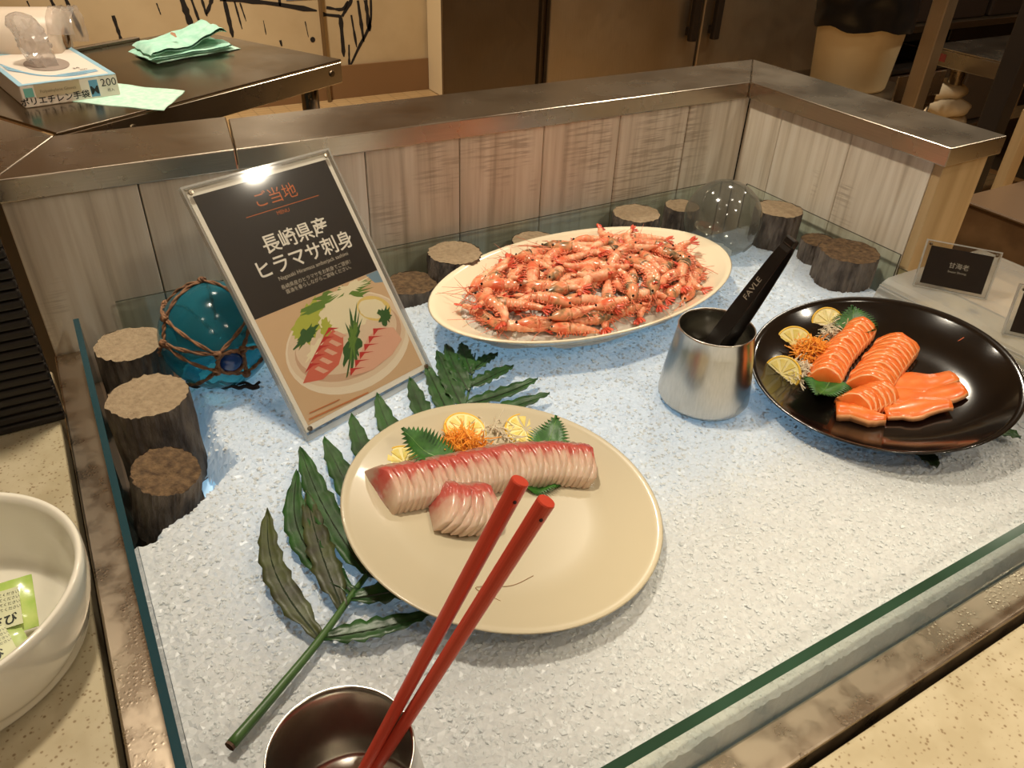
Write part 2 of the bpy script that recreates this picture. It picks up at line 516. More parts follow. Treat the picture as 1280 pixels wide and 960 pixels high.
for w, pts in STROKES:
    L = smoothpath([(x, 0, z) for x, z in pts], 9) if len(pts) > 2 else [Vector((pts[0][0], 0, pts[0][1])).lerp(Vector((pts[1][0], 0, pts[1][1])), i / 7) for i in range(8)]
    v, f = [], []
    for i, p in enumerate(L):
        t = (L[min(i + 1, len(L) - 1)] - L[max(i - 1, 0)]).normalized()
        s = Vector((-t.z, 0, t.x)) * w * 0.5 * (0.7 + 0.6 * random.random()) * (1 if i < len(L) - 1 else 0.4)
        v += [tuple(p + s), tuple(p - s)]
    f = [(2 * i, 2 * i + 1, 2 * i + 3, 2 * i + 2) for i in range(len(L) - 1)]
    ob('mural_stroke', (v, f), M_INK, WB, T((0, RY1 - 0.001, 0)))
ob('mural_knot', lathe([(0, -0.0008), (0.016, -0.0008), (0.016, 0)], 12), M_INK, WB, T((1.535, RY1 - 0.001, -0.485)) @ RX(-math.pi / 2))
ob('mural_panel', box((1.40, -0.002, -0.262), (1.66, 0, -0.20)), mat('mural blue grey', srgb(88, 104, 118), 0.6), WB, T((0, RY1 - 0.0005, 0)))

# downlights set into the ceiling
def downlight(x, y, label, power=DOWNLIGHT_POWER, size=0.16, tilt=None):
    t = thing('downlight', label, 'ceiling light', T((x, y, CEIL_Z)), 'round downlights in the ceiling')
    ob('trim_ring', lathe([(0.085, 0.0), (0.115, -0.003), (0.115, -0.012), (0.09, -0.016), (0.082, -0.004)], 32), mat('lamp ring', srgb(220, 214, 200), 0.4), t, smooth=True)
    la = bpy.data.lights.new('downlight_bulb', 'AREA')
    la.shape = 'DISK'; la.size = size; la.energy = power; la.color = (1.0, 0.89, 0.71); la.spread = math.radians(125)
    o = bpy.data.objects.new('bulb', la); COL.objects.link(o); o.parent = t; o.location = (0, 0, -0.02)
    return t
downlight(0.32, 0.12, 'round ceiling downlight above the front of the ice', 0.5)
downlight(1.05, 0.35, 'round ceiling downlight above the black plate end of the ice', 0.6)
downlight(0.15, 1.05, 'round ceiling downlight above the plank wall', 15)
downlight(0.6, 2.1, 'round ceiling downlight over the prep table', 3.5)
downlight(2.0, 1.7, 'round ceiling downlight in front of the refrigerator', 17)
downlight(0.9, 3.9, 'round ceiling downlight by the mural wall', 42)
downlight(3.3, 1.1, 'round ceiling downlight over the kitchen floor', 26)
downlight(-0.6, 0.2, 'round ceiling downlight over the stone counter', 0.6)
downlight(0.9, -1.0, 'round ceiling downlight behind the buffet front', 11.5)
downlight(-0.5, -1.3, 'round ceiling downlight over the aisle left of the buffet', 7)
downlight(1.66, -0.03, 'round ceiling downlight above the right end of the buffet front', 4, 0.09)
sl = thing('spotlight', 'narrow ceiling spotlight aimed at the front of the ice', 'ceiling light', T((0.52, 0.00, CEIL_Z)))
ob('can', lathe([(0.028, 0.0), (0.034, 0.0), (0.034, -0.07), (0.028, -0.07), (0.028, 0.0)], 24), mat('lamp ring', srgb(220, 214, 200), 0.4), sl, smooth=True)
la = bpy.data.lights.new('spot_bulb', 'SPOT'); la.energy = 80; la.color = (1.0, 0.86, 0.62); la.spot_size = math.radians(26); la.spot_blend = 0.9; la.shadow_soft_size = 0.02
o = bpy.data.objects.new('bulb', la); COL.objects.link(o); o.parent = sl; o.location = (0, 0, -0.075); o.rotation_euler = (math.radians(4), 0, 0)

# ------------------------------------------------------------------ plank partition with steel ledge
LZ, LB = 0.22, 0.193          # ledge top and underside
WY, WX = 1.02, 1.095          # plank faces of the back wall and the right arm
PART = thing('plank_partition', 'low whitewashed plank wall with a brushed steel ledge around the ice', 'partition', T((0.5, 1.05, FLOOR_Z)))
IP = T((-0.5, -1.05, -FLOOR_Z))
c29, s29 = math.cos(math.radians(119)), math.sin(math.radians(119))
ob('core', prism([(-0.072, WY + 0.018), (WX + 0.018, WY + 0.018), (WX + 0.018, 0.645), (1.20, 0.645), (1.20, 1.125), (0.0, 1.125), (-0.10, 1.20)], FLOOR_Z, LB), M_DARK, PART, IP)
x = -0.074
while x < WX - 0.01:
    x1 = min(x + 0.147, WX)
    ob('plank', bevel(box((x + 0.0008, WY, -0.12), (x1 - 0.0008, WY + 0.018, LB)), 0.0012, 1), M_PLANK, PART, IP)
    x = x1
y = 0.6456
while y < WY - 0.01:
    y1 = min(y + 0.147, WY)
    ob('plank', bevel(box((WX, y + 0.0004, -0.12), (WX + 0.018, y1 - 0.0004, LB)), 0.0008, 1), M_PLANK, PART, IP)
    y = y1
ob('end_panel', bevel(box((WX, 0.63, -0.4), (1.20, 0.645, LB)), 0.001, 1), M_WOOD, PART, IP)
Lx, Ly, Ox, Oy = 1.083, 1.0157, 1.22, 1.15
def ledge(poly, m):
    return ob('ledge_plate', bevel(prism(poly, LB, LZ), 0.0016, 2), m, PART, IP)
ledge([(-0.074, Ly), (0.1935, Ly), (0.2165, Oy + 0.012), (0.0, Oy + 0.012)], M_STEEL)
ledge([(0.1942, Ly), (Lx, Ly), (Ox, Oy), (0.2172, Oy)], M_STEEL)
ledge([(Lx + 0.0006, Ly), (Lx, 0.622), (Ox, 0.625), (Ox + 0.0006, Oy)], M_STEEL_Y)
ledge([(-0.0745, Ly + 0.0004), (-0.0005, Oy + 0.0125), (-0.0005 + 0.5 * c29, Oy + 0.0125 + 0.5 * s29), (-0.0745 - 0.06 + 0.5 * c29, Ly + 0.5 * s29 - 0.03)], M_STEEL_Y)

# ------------------------------------------------------------------ ice display case
GX0, GX1, GY0, GY1, GZ = -0.033, 1.080, 0.1935, 1.004, 0.05
CASE = thing('ice_display_case', 'glass sided ice display case with a wet steel rim', 'display case', T((0.5, 0.6, FLOOR_Z)))
IC = T((-0.5, -0.6, -FLOOR_Z))
ob('case_body', box((-0.073, 0.162, FLOOR_Z), (1.09, 1.018, -0.075)), M_DARK, CASE, IC)
ob('tray_floor', box((-0.045, 0.185, -0.0748), (1.088, 1.012, -0.0642)), mat('dark tray', srgb(74, 58, 42), 0.5), CASE, IC)
def pane(a, b, thin, em=M_PANE_EDGE):
    v, f = box(a, b)
    sl = []
    for q in f:
        nrm = (Vector(v[q[1]]) - Vector(v[q[0]])).cross(Vector(v[q[2]]) - Vector(v[q[1]])).normalized()
        sl.append(0 if abs(nrm[thin]) > 0.9 else 1)
    o = ob('glass_pane', (v, f), [M_PANE, em], CASE, IC)
    for p, s in zip(o.data.polygons, sl): p.material_index = s
    return o
pane((GX0 - 0.0065, GY0, -0.064), (GX0, 0.982, GZ), 0, M_PANE_EDGE_B)
pane((GX0, GY0, -0.064), (GX1, GY0 + 0.008, GZ), 1)
pane((0.012, GY1, -0.064), (GX1 - 0.03, GY1 + 0.0035, GZ), 1, M_PANE_EDGE_D)
pane((GX1, 0.64, -0.064), (GX1 + 0.0035, GY1 - 0.03, GZ), 0, M_PANE_EDGE_D)
pane((GX1, GY0 + 0.009, -0.064), (GX1 + 0.0035, 0.636, GZ - 0.02), 0, M_PANE_EDGE_D)
RZT = -0.014
ob('rim', bevel(box((-0.0745, 0.159, -0.074), (GX0 - 0.0085, 1.018, RZT)), 0.0022), M_RIM, CASE, IC)
ob('rim', bevel(box((GX0 - 0.0083, 0.159, -0.074), (1.09, GY0 - 0.0006, RZT)), 0.0022), M_RIM, CASE, IC)
ob('light_panel', prism([(0.04, 0.44), (1.07, 0.40), (1.07, 0.92), (0.04, 0.92)], -0.0640, -0.0600), M_PANEL, CASE, IC)

# stone counter around the case: left wing and front wing
cs = ob('stone_counter', bevel(prism([(-1.4, -0.30), (1.75, -0.30), (1.75, 0.1525), (-0.0805, 0.1525), (-0.0805, 0.99), (-1.4, 0.99)], -0.055, -0.018), 0.003), M_TERR)
tag(cs, 'speckled cream stone counter top around the left and front of the ice case', 'counter')
cb = ob('counter_base', join(box((-1.38, 0.10, FLOOR_Z), (-0.09, 0.97, -0.056)), box((-1.38, -0.24, FLOOR_Z), (1.7, 0.0995, -0.056))), mat('brown cabinet', srgb(110, 86, 62), 0.6))
tag(cb, 'brown cabinet base under the speckled stone counter', 'cabinet')
# pale wood side counter to the right of the case
wc = thing('wood_side_counter', 'pale wooden side counter right of the ice case', 'counter', T((1.5, 0.4, FLOOR_Z)))
for i in range(5):
    ob('board', bevel(box((1.10 + i * 0.14, 0.165, -0.05), (1.239 + i * 0.14, 0.628 if i == 0 else 0.76, -0.03)), 0.0012, 1), M_WOOD, wc, T((-1.5, -0.4, -FLOOR_Z)))
ob('base', box((1.25, 0.17, FLOOR_Z), (1.78, 0.74, -0.0505)), M_DARK, wc, T((-1.5, -0.4, -FLOOR_Z)))

# ------------------------------------------------------------------ crushed ice
def ice_h(x, y):
    """surface height of the ice bed"""
    h = 0.004 * nz(x * 6, y * 6, 1.3) + 0.003 * nz(x * 17, y * 17, 4.0) - 0.004
    e = 0.012 * nz(x * 25, y * 25, 9)
    left = GX0 + 0.003 + (min(1.0, max(0.0, y - 0.615) / 0.075) ** 0.8) * 0.086 + (e if y > 0.615 else 0)
    d = min(x - left, 0.935 + e - y - (0.0 if x < 0.3 else -0.0), 1.062 + e - x, y - GY0 - 0.0085)
    if x < 0.95 or y < 0.6: pass
    front = y - GY0 - 0.0085
    edge = min(x - left, 0.935 + e - y, 1.062 + e - x)
    if edge < 0.02: h -= 0.045 * max(0.0, 1 - edge / 0.02) ** 1.5 if (y > 0.61 or x > 0.5) else 0.0
    return h, min(edge, front)
def crushed_ice():
    st = 0.0030
    nx, ny = int((1.075 - GX0) / st), int((0.95 - GY0) / st)
    idx = -np.ones((nx + 1, ny + 1), int)
    V, F = [], []
    for i in range(nx + 1):
        for j in range(ny + 1):
            x = GX0 + 0.0008 + i * st; y = GY0 + 0.0088 + j * st
            h, e = ice_h(x, y)
            if e < -0.004: continue
            idx[i, j] = len(V)
            jx, jy, jz = rng.uniform(-1, 1, 3)
            V.append((GX0 + 0.0003 if i == 0 else max(GX0 + 0.0006, x + jx * 0.0012), max(GY0 + 0.0085, y + jy * 0.0012), max(h + jz * 0.0008, -0.056)))
    sk = {}
    def low(a):
        if a not in sk:
            sk[a] = len(V); V.append((V[a][0], V[a][1], -0.058))
        return sk[a]
    for i in range(nx):                       # sides of the bed against the panes
        a, b = int(idx[i, 0]), int(idx[i + 1, 0])
        if a >= 0 and b >= 0: F.append((a, low(a), low(b), b))
    for j in range(ny):
        a, b = int(idx[0, j]), int(idx[0, j + 1])
        if a >= 0 and b >= 0: F.append((a, b, low(b), low(a)))
    for i in range(nx):
        for j in range(ny):
            q = (idx[i, j], idx[i + 1, j], idx[i + 1, j + 1], idx[i, j + 1])
            if min(q) >= 0:
                if (i + j) % 2: F += [(q[0], q[1], q[2]), (q[0], q[2], q[3])]
                else: F += [(q[0], q[1], q[3]), (q[1], q[2], q[3])]
    o = tag(ob('crushed_ice', (V, F), M_ICE), 'bed of crushed white ice filling the glass display case', 'ice', kind='stuff')
    # loose chips on top of the bed
    CH = [(1, 0, 0), (-0.9, 0.2, 0), (0.1, 1, 0.1), (0, -0.9, 0), (0.1, 0, 0.75), (0, 0.1, -0.6)]
    CF = [(0, 2, 4), (2, 1, 4), (1, 3, 4), (3, 0, 4), (2, 0, 5), (1, 2, 5), (3, 1, 5), (0, 3, 5)]
    V, F = [], []
    N = 20000
    for k in range(N):
        x = rng.uniform(GX0 + 0.006, 1.055); y = GY0 + 0.012 + rng.uniform(0, 1) ** 1.25 * 0.73
        h, e = ice_h(x, y)
        if e < 0.004: continue
        s = rng.uniform(0.0011, 0.0030)
        if rng.uniform() < 0.06: s *= 1.5
        R = Matrix.Rotation(rng.uniform(0, 6.3), 3, 'Z') @ Matrix.Rotation(rng.uniform(-0.7, 0.7), 3, 'X')
        n = len(V)
        for p in CH:
            q = R @ Vector([c * s * rng.uniform(0.6, 1.25) for c in p])
            V.append((min(max(x + q.x, GX0 + 0.0006), 1.075), max(y + q.y, GY0 + 0.0085), h + q.z * 0.7 + s * 0.1))
        F += [tuple(a + n for a in f) for f in CF]
    c = ob('ice_chips', (V, F), M_ICE, o)
    c['kind'] = 'stuff'
    return o
crushed_ice()

# ------------------------------------------------------------------ logs
def log(x, y, r, top, h, label, tilt=(0, 0), dark=False, seed=0, rz=0.0):
    M = T((x, y, top)) @ RX(tilt[0]) @ RY(tilt[1]) @ RZ(rz) @ T((0, 0, -h))
    t = thing('log', label, 'log', M, 'cut logs around the ice')
    n = 72
    def rad(a, z):
        ca, sa = math.cos(a), math.sin(a)
        return r * (1 + 0.05 * nz(ca * 1.3 + seed, sa * 1.3, 0.3) + 0.04 * nz(ca * 6 + seed, sa * 6, z * 14) + 0.075 * max(-0.35, nz(ca * 15, sa * 15 + seed, z * 22)))
    v, f = [], []
    m = 9
    for i in range(m + 1):
        z = h * i / m
        for k in range(n):
            a = 2 * math.pi * k / n
            q = rad(a, z) * (1.0 if i < m else 0.985)
            v.append((q * math.cos(a), q * math.sin(a), z + (0.0012 * nz(math.cos(a) * 3, math.sin(a) * 3, seed) if i == m else 0)))
    for i in range(m):
        for k in range(n):
            q = (k + 1) % n
            f.append((i * n + k, i * n + q, (i + 1) * n + q, (i + 1) * n + k))
    f.append(tuple(range(n))[::-1])
    ob('bark', (v, f), M_BARK, t, smooth=False)
    cv, cf = [], []
    for j, fr in enumerate((0.0, 0.25, 0.5, 0.75, 1.0)):
        if j == 0: cv.append((0, 0, h + 0.001)); continue
        for k in range(n):
            a = 2 * math.pi * k / n
            q = rad(a, h) * 0.986 * fr
            cv.append((q * math.cos(a), q * math.sin(a), h + 0.0022 * nz(q * 60 * math.cos(a), q * 60 * math.sin(a), seed) + (0.0006 if fr < 1 else -0.0005)))
    cf += [(0, 1 + k, 1 + (k + 1) % n) for k in range(n)]
    for j in range(3):
        b = 1 + j * n
        cf += [(b + k, b + n + k, b + n + (k + 1) % n, b + (k + 1) % n) for k in range(n)]
    ob('cut_face', (cv, cf), M_CUT_D if dark else M_CUT, t)
    return t
log(0.012, 0.905, 0.0395, 0.043, 0.10, 'weathered cut log in the back left corner beside the blue glass float', seed=1)
log(0.013, 0.765, 0.0415, 0.056, 0.115, 'tallest weathered cut log by the left glass pane', seed=2)
log(0.009, 0.668, 0.0325, 0.027, 0.085, 'front left cut log with a dark tilted end face', tilt=(0.22, 0.14), dark=True, seed=3)
log(0.400, 0.955, 0.038, 0.012, 0.07, 'low flat cut log between the menu stand and the shrimp platter', seed=4, dark=True)
log(0.473, 0.957, 0.041, 0.045, 0.105, 'round cut log behind the left end of the shrimp platter', seed=5)
log(0.617, 0.962, 0.036, 0.034, 0.09, 'cut log half hidden behind the middle of the shrimp platter', seed=6)
log(0.818, 0.960, 0.040, 0.045, 0.10, 'cut log behind the right half of the shrimp platter', seed=7)
log(0.925, 0.968, 0.030, 0.037, 0.09, 'small cut log peeking out behind the clear glass float', seed=8)
log(1.030, 0.846, 0.0395, 0.058, 0.115, 'tall cut log right of the clear glass float', seed=9)
log(1.048, 0.765, 0.029, 0.030, 0.085, 'small cut log between the two logs at the right pane', seed=10, dark=True)
log(1.030, 0.694, 0.0465, 0.045, 0.10, 'wide dark cut log nearest the small black card', seed=11, dark=True)

# ------------------------------------------------------------------ glass floats
def blue_float():
    cx, cy, r = 0.106, 0.862, 0.065
    cz = r - 0.012
    t = thing('glass_float', 'blue glass fishing float in a knotted brown rope net', 'glass float', T((cx, cy, cz - r)))
    I = T((0, 0, r))
    ob('glass_ball', sphere((0, 0, 0), r, 48, 32), M_FLOAT, t, I, smooth=True)
    # direction of the seal: towards the camera and down
    dcam = (Vector((0, 0, 0.55)) - Vector((cx, cy, cz))).normalized()
    side = Vector((0.866, -0.5, 0.03)).normalized()
    upv = side.cross(-dcam).normalized()
    def dirn(px, py):       # offset across the ball as seen from the front, in radii
        w = math.sqrt(max(0.02, 1 - px * px - py * py))
        return (side * px + upv * py + dcam * w).normalized()
    def P(px, py, k=1.03): return dirn(px, py) * r * k
    sd = dirn(0.28, -0.52)
    Ms = frame(sd * r * 0.97, sd.orthogonal(), sd.cross(sd.orthogonal()))
    ob('glass_seal', lathe([(0, 0.0055), (0.009, 0.005), (0.0125, 0.002), (0.0135, -0.004)], 24), mat('deep blue glass', srgb(6, 54, 116), 0.12, coat=0.5), t, I @ Ms, smooth=True)
    def rope(pts, rad=0.0018):
        L = []
        for a, b in zip(pts, pts[1:]):
            for k in range(9):
                q = (Vector(a).lerp(Vector(b), k / 9)).normalized() * r * 1.02
                L.append(q)
        L.append(Vector(pts[-1]).normalized() * r * 1.02)
        # two twisted strands
        out = []
        for ph in (0, math.pi):
            S = []
            for i, q in enumerate(L):
                tn = (L[min(i + 1, len(L) - 1)] - L[max(i - 1, 0)]).normalized()
                nn = q.normalized(); bb = tn.cross(nn)
                a = i * 1.15 + ph
                S.append(q + (nn * math.cos(a) + bb * math.sin(a)) * rad * 0.7)
            out.append(tube(S, rad * 0.8, 6))
        ob('rope', join(*out), M_ROPE, t, I, smooth=True)
    def knot(p, s=0.005):
        v, f = [], []
        parts = []
        nn = Vector(p).normalized()
        for a in range(3):
            ax = nn.orthogonal().normalized()
            ax.rotate(Matrix.Rotation(a * 1.05, 3, nn))
            bx = nn.cross(ax)
            ring = [Vector(p) * 1.015 + (ax * math.cos(k / 9 * 6.283) * s * 0.8 + (bx * 0.35 + nn * 0.5) * math.sin(k / 9 * 6.283) * s) for k in range(10)]
            parts.append(tube(ring, s * 0.34, 6))
        ob('knot', join(*parts), M_ROPE, t, I, smooth=True)
    A, B_, Cc, D_ = P(-0.22, 0.92), P(-0.70, 0.22), P(-0.72, -0.12), P(0.70, 0.44)
    E_, F_, G_ = P(0.02, -0.34), P(0.5, -0.28), P(0.0, -0.62)
    H_, K_ = P(-0.86, 0.52), P(0.55, -0.72)
    for a, b in [(A, B_), (A, D_), (B_, Cc), (B_, E_), (Cc, E_), (Cc, G_), (D_, E_), (D_, F_), (E_, F_), (E_, G_), (F_, K_), (G_, K_), (A, H_), (H_, B_)]:
        rope([a, b])
    rope([F_, P(0.93, -0.2)]); rope([K_, P(0.93, -0.34)]); rope([G_, P(-0.5, -0.83)]); rope([Cc, P(-0.9, -0.35)])
    ring = [(sd * 1.0 + (sd.orthogonal().normalized() * math.cos(a) + sd.cross(sd.orthogonal().normalized()) * math.sin(a)) * 0.235) for a in np.linspace(0, 6.283, 14)]
    rope(ring, 0.0016)
    back = [dirn(0, 0) * -1 + upv * 0.2, dirn(-0.9, 0.1)]
    for q in ((A, -dcam * r + upv * 0.02), (H_, -dcam * r), (D_, -dcam * r + side * 0.03)):
        rope([q[0], (Vector(q[0]) + Vector(q[1])) * 0.5 + upv * 0.01, q[1]])
    for p in (A, B_, Cc, D_, E_, F_, G_, K_, H_): knot(p)
    # rope trailing on the ice below the ball
    L = []
    for k in range(26):
        a = k / 25
        q = side * (-0.052 + 0.088 * a) + dcam * 0.036
        L.append((q.x, q.y - 0.012, -cz + 0.005 + 0.0016 * math.sin(k * 1.3)))
    ob('trailing_rope', join(tube(L, 0.0024, 6), tube([(x_ + 0.003, y_ + 0.006, z_ + 0.002 * math.cos(i)) for i, (x_, y_, z_) in enumerate(L)], 0.0018, 6)), mat('dark wet rope', srgb(48, 34, 28), 0.8), t, I, smooth=True)
blue_float()
t = thing('clear_glass_float', 'clear hollow glass ball half sunk in the ice behind the shrimp', 'glass float', T((0.922, 0.866, -0.012)))
ob('glass_ball', sphere((0, 0, 0.0636), 0.0636, 48, 32), M_BUBBLE, t, smooth=True)
ob('glass_seal', lathe([(0, 0.003), (0.010, 0.002), (0.012, -0.002)], 20), M_BUBBLE, t, T((0, 0, 0.0636)) @ RX(2.3) @ RY(0.4) @ T((0, 0, 0.0632)), smooth=True)

# ------------------------------------------------------------------ menu stand
def menu():
    w, h = 0.1875, 0.292
    ang, lean = 0.317, 0.9418
    ex = Vector((math.cos(ang), math.sin(ang), 0)); n = Vector((-ex.y, ex.x, 0))
    ey = n * math.cos(lean) + Vector((0, 0, math.sin(lean)))
    M = frame((0.1552, 0.6889, 0.002), ex, ey)     # local x across, y up the sheet, z towards the viewer
    t = thing('menu_stand', 'tall clear acrylic stand with a black Japanese sashimi menu and fish photograph', 'menu stand', M)
    ob('acrylic_sheet', bevel(box((0, 0, 0.0006), (w, h, 0.0032)), 0.0006, 1), M_ACRYL, t)
    ob('back_sheet', bevel(box((0, 0, -0.0045), (w, h, -0.0019)), 0.0006, 1), M_ACRYL, t)
    e = 0.0022
    ob('edge_strip', join(box((-e, 0, -0.0045), (0, h, 0.0032)), box((w, 0, -0.0045), (w + e, h, 0.0032)), box((-e, h, -0.0045), (w + e, h + e, 0.0032)), box((-e, -0.006, -0.0045), (w + e, 0, 0.0032))), M_ACRYL_EDGE, t)
    Mi = M.inverted()
    foot = [Vector((0, 0, 0)), Vector((w, 0, 0))]
    # foot lies flat on the ice behind the sheet
    fw = [M @ Vector((0.0, -0.002, -0.002)), M @ Vector((w, -0.002, -0.002))]
    q = [fw[0], fw[1], fw[1] + n * 0.08, fw[0] + n * 0.08]
    vv = [tuple(Mi @ Vector((p.x, p.y, zz))) for zz in (0.0005, 0.0035) for p in q]
    ob('foot', (vv, [(3, 2, 1, 0), (4, 5, 6, 7), (0, 1, 5, 4), (1, 2, 6, 5), (2, 3, 7, 6), (3, 0, 4, 7)]), M_ACRYL, t)
    for cx, cy in ((0.006, h - 0.006), (w - 0.006, h - 0.006), (0.006, 0.006), (w - 0.006, 0.006)):
        ob('corner_screw', lathe([(0, 0.002), (0.0028, 0.0018), (0.003, 0)], 14), mat('screw', srgb(190, 180, 160), 0.25, 1.0), t, T((cx, cy, 0.0032)))
    pr = ob('printed_sheet', box((0.0022, 0.003, -0.0016), (w - 0.0022, h - 0.003, -0.0004)), M_WHITE, t)
    u0, u1 = 0.0075, w - 0.0075
    vs = h * 0.475
    ob('black_panel', box((u0, vs, -0.0004), (u1, h - 0.0095, -0.0002)), mat('black brown print', srgb(22, 15, 11), 0.35), t)
    # photograph printed on the lower half: flat layered print
    P = thing_part = []
    C = {k: mat('print ' + k, srgb(*c), 0.4) for k, c in dict(ground=(214, 180, 142), blue=(120, 150, 170), dish=(228, 204, 176), inner=(206, 170, 142), rim=(238, 222, 198), leaf=(96, 132, 48), leafd=(46, 92, 38), lime=(178, 184, 70), daik=(238, 226, 192), lemon=(232, 204, 120), fish=(214, 106, 84), red=(196, 44, 40), pale=(228, 176, 150), wood=(196, 120, 70)).items()}
    ob('photo_ground', box((u0, 0.0095, -0.0004), (u1, vs, -0.0002)), C['ground'], t)
    lay = [0]
    def blob(name, c, cx, cy, rx, ry, rot=0.0, jag=0.0, n=36, a0=0, a1=6.2832, seed=0):
        lay[0] += 1
        z = -0.0002 + 0.000012 * lay[0]
        pts = []
        for k in range(n):
            a = a0 + (a1 - a0) * k / (n - 1 if a1 - a0 < 6.28 else n)
            q = 1 + jag * (random.random() - 0.5) * 2
            px, py = rx * math.cos(a) * q, ry * math.sin(a) * q
            X = cx + px * math.cos(rot) - py * math.sin(rot); Y = cy + px * math.sin(rot) + py * math.cos(rot)
            pts.append((min(max(X * w, u0), u1), min(max(Y * h, 0.0095), vs - 0.0003), z))
        ob(name, (pts, [tuple(range(n))]), C[c], t)
    def poly(name, c, pts):
        lay[0] += 1
        z = -0.0002 + 0.000012 * lay[0]
        ob(name, ([(min(max(X * w, u0), u1), min(max(Y * h, 0.0095), vs - 0.0003), z) for X, Y in pts], [tuple(range(len(pts)))]), C[c], t)
    poly('photo_backdrop', 'blue', [(0.86, 0.475), (0.96, 0.475), (0.96, 0.42), (0.9, 0.43)])
    blob('photo_dish', 'rim', 0.55, 0.25, 0.46, 0.195)
    blob('photo_dish', 'dish', 0.55, 0.262, 0.44, 0.175)
    blob('photo_dish', 'inner', 0.55, 0.255, 0.40, 0.145)
    blob('photo_dish', 'dish', 0.55, 0.275, 0.38, 0.135)
    blob('photo_leaf', 'lime', 0.34, 0.39, 0.15, 0.055, 0.35, 0.25, 40)
    blob('photo_leaf', 'leafd', 0.30, 0.345, 0.10, 0.025, 0.2, 0.35, 40)
    blob('photo_leaf', 'leaf', 0.62, 0.43, 0.24, 0.035, 0.0, 0.4, 50)
    blob('photo_daikon', 'daik', 0.70, 0.45, 0.14, 0.02, 0.0, 0.5, 50)
    blob('photo_daikon', 'daik', 0.60, 0.36, 0.19, 0.075, 0.0, 0.08)
    blob('photo_leaf', 'lime', 0.43, 0.335, 0.05, 0.03, 0.6, 0.3)
    blob('photo_lemon', 'lemon', 0.81, 0.335, 0.12, 0.055, -0.2)
    blob('photo_lemon', 'daik', 0.80, 0.335, 0.10, 0.043, -0.2, 0.05)
    blob('photo_daikon', 'daik', 0.30, 0.28, 0.08, 0.02, 0.3, 0.35)
    poly('photo_fish', 'fish', [(0.13, 0.185), (0.25, 0.245), (0.40, 0.305), (0.47, 0.325), (0.52, 0.29), (0.48, 0.24), (0.40, 0.19), (0.26, 0.165)])
    for k in range(5):
        x0 = 0.22 + k * 0.055; y0 = 0.225 + k * 0.024
        poly('photo_fish', 'red', [(x0 - 0.05, y0 - 0.008), (x0 + 0.01, y0 + 0.018), (x0 + 0.075, y0 - 0.0), (x0 + 0.02, y0 + 0.004)])
        poly('photo_fish', 'pale', [(x0 + 0.02, y0 - 0.01), (x0 + 0.05, y0 - 0.006), (x0 + 0.10, y0 - 0.04), (x0 + 0.06, y0 - 0.04)])
    blob('photo_leaf', 'leafd', 0.56, 0.245, 0.15, 0.042, 0.75, 0.45, 50)
    blob('photo_leaf', 'leaf', 0.57, 0.26, 0.09, 0.02, 0.75, 0.5, 40)
    poly('photo_fish', 'pale', [(0.44, 0.125), (0.55, 0.185), (0.68, 0.24), (0.78, 0.255), (0.88, 0.23), (0.90, 0.17), (0.78, 0.13), (0.60, 0.11)])
    for k in range(6):
        x0 = 0.47 + k * 0.055; y0 = 0.145 + k * 0.021
        poly('photo_fish', 'red', [(x0 - 0.03, y0 - 0.016), (x0 - 0.01, y0 + 0.012), (x0 + 0.09, y0 - 0.012), (x0 + 0.02, y0 - 0.002)])
    blob('photo_leaf', 'leafd', 0.86, 0.29, 0.06, 0.03, 0.3, 0.4)
    poly('photo_chopsticks', 'wood', [(0.06, 0.055), (0.5, 0.04), (0.5, 0.034), (0.06, 0.048)])
    poly('photo_chopsticks', 'wood', [(0.08, 0.075), (0.3, 0.068), (0.3, 0.063), (0.08, 0.07)])
    z = 0.0001
    MO = mat('copper print', srgb(196, 104, 44), 0.4)
    text('ご当地', 0.019, MO, t, T((w * 0.52, h * 0.885, z)))
    ob('rule_line', box((w * 0.28, h * 0.838, -0.0002), (w * 0.80, h * 0.8405, 0.00005)), MO, t)
    text('MENU', 0.0062, MO, t, T((w * 0.52, h * 0.82, z)))
    text('長崎県産', 0.0225, M_WHITE, t, T((w * 0.53, h * 0.715, z)), bold=0.0003)
    text('ヒラマサ刺身', 0.0225, M_WHITE, t, T((w * 0.53, h * 0.632, z)), bold=0.0003)
    MG = mat('dim print', srgb(196, 186, 168), 0.4)
    text('Nagasaki Hiramasa amberjack sashimi', 0.0064, MG, t, T((w * 0.55, h * 0.583, z)))
    text('長崎県産のヒラマサをお刺身でご提供！', 0.0056, MG, t, T((w * 0.55, h * 0.548, z)))
    text('醤油を垂らしながらご賞味ください。', 0.0056, MG, t, T((w * 0.55, h * 0.527, z)))
menu()

# ------------------------------------------------------------------ plates
def plate_frame(c, n):
    n = Vector(n).normalized()
    ex = (Vector((1, 0, 0)) - n * n.x).normalized()
    return frame(c, ex, n.cross(ex))
MW = plate_frame((0.2856, 0.4741, 0.0274), (0.0854, -0.0506, 1))
MB = plate_frame((0.7998, 0.4492, 0.0422), (-0.1449, 0.0047, 1))
WZ, BZ = -0.0145, -0.0262            # height of the wells below the rims
prof = [(0, -0.0235), (0.072, -0.0235), (0.074, -0.0265), (0.079, -0.0265), (0.082, -0.0225), (0.118, -0.0135), (0.145, -0.0050), (0.1545, -0.0012), (0.1557, 0.0004), (0.1540, 0.0014),
        (0.146, -0.0016), (0.130, -0.0058), (0.112, -0.0112), (0.100, -0.0138), (0.085, WZ), (0.04, WZ), (0, WZ)]
tag(ob('dinner_plate', lathe(prof, 96), M_PLATE, None, MW, smooth=True), 'large round cream plate of sliced yellowtail', 'plate')
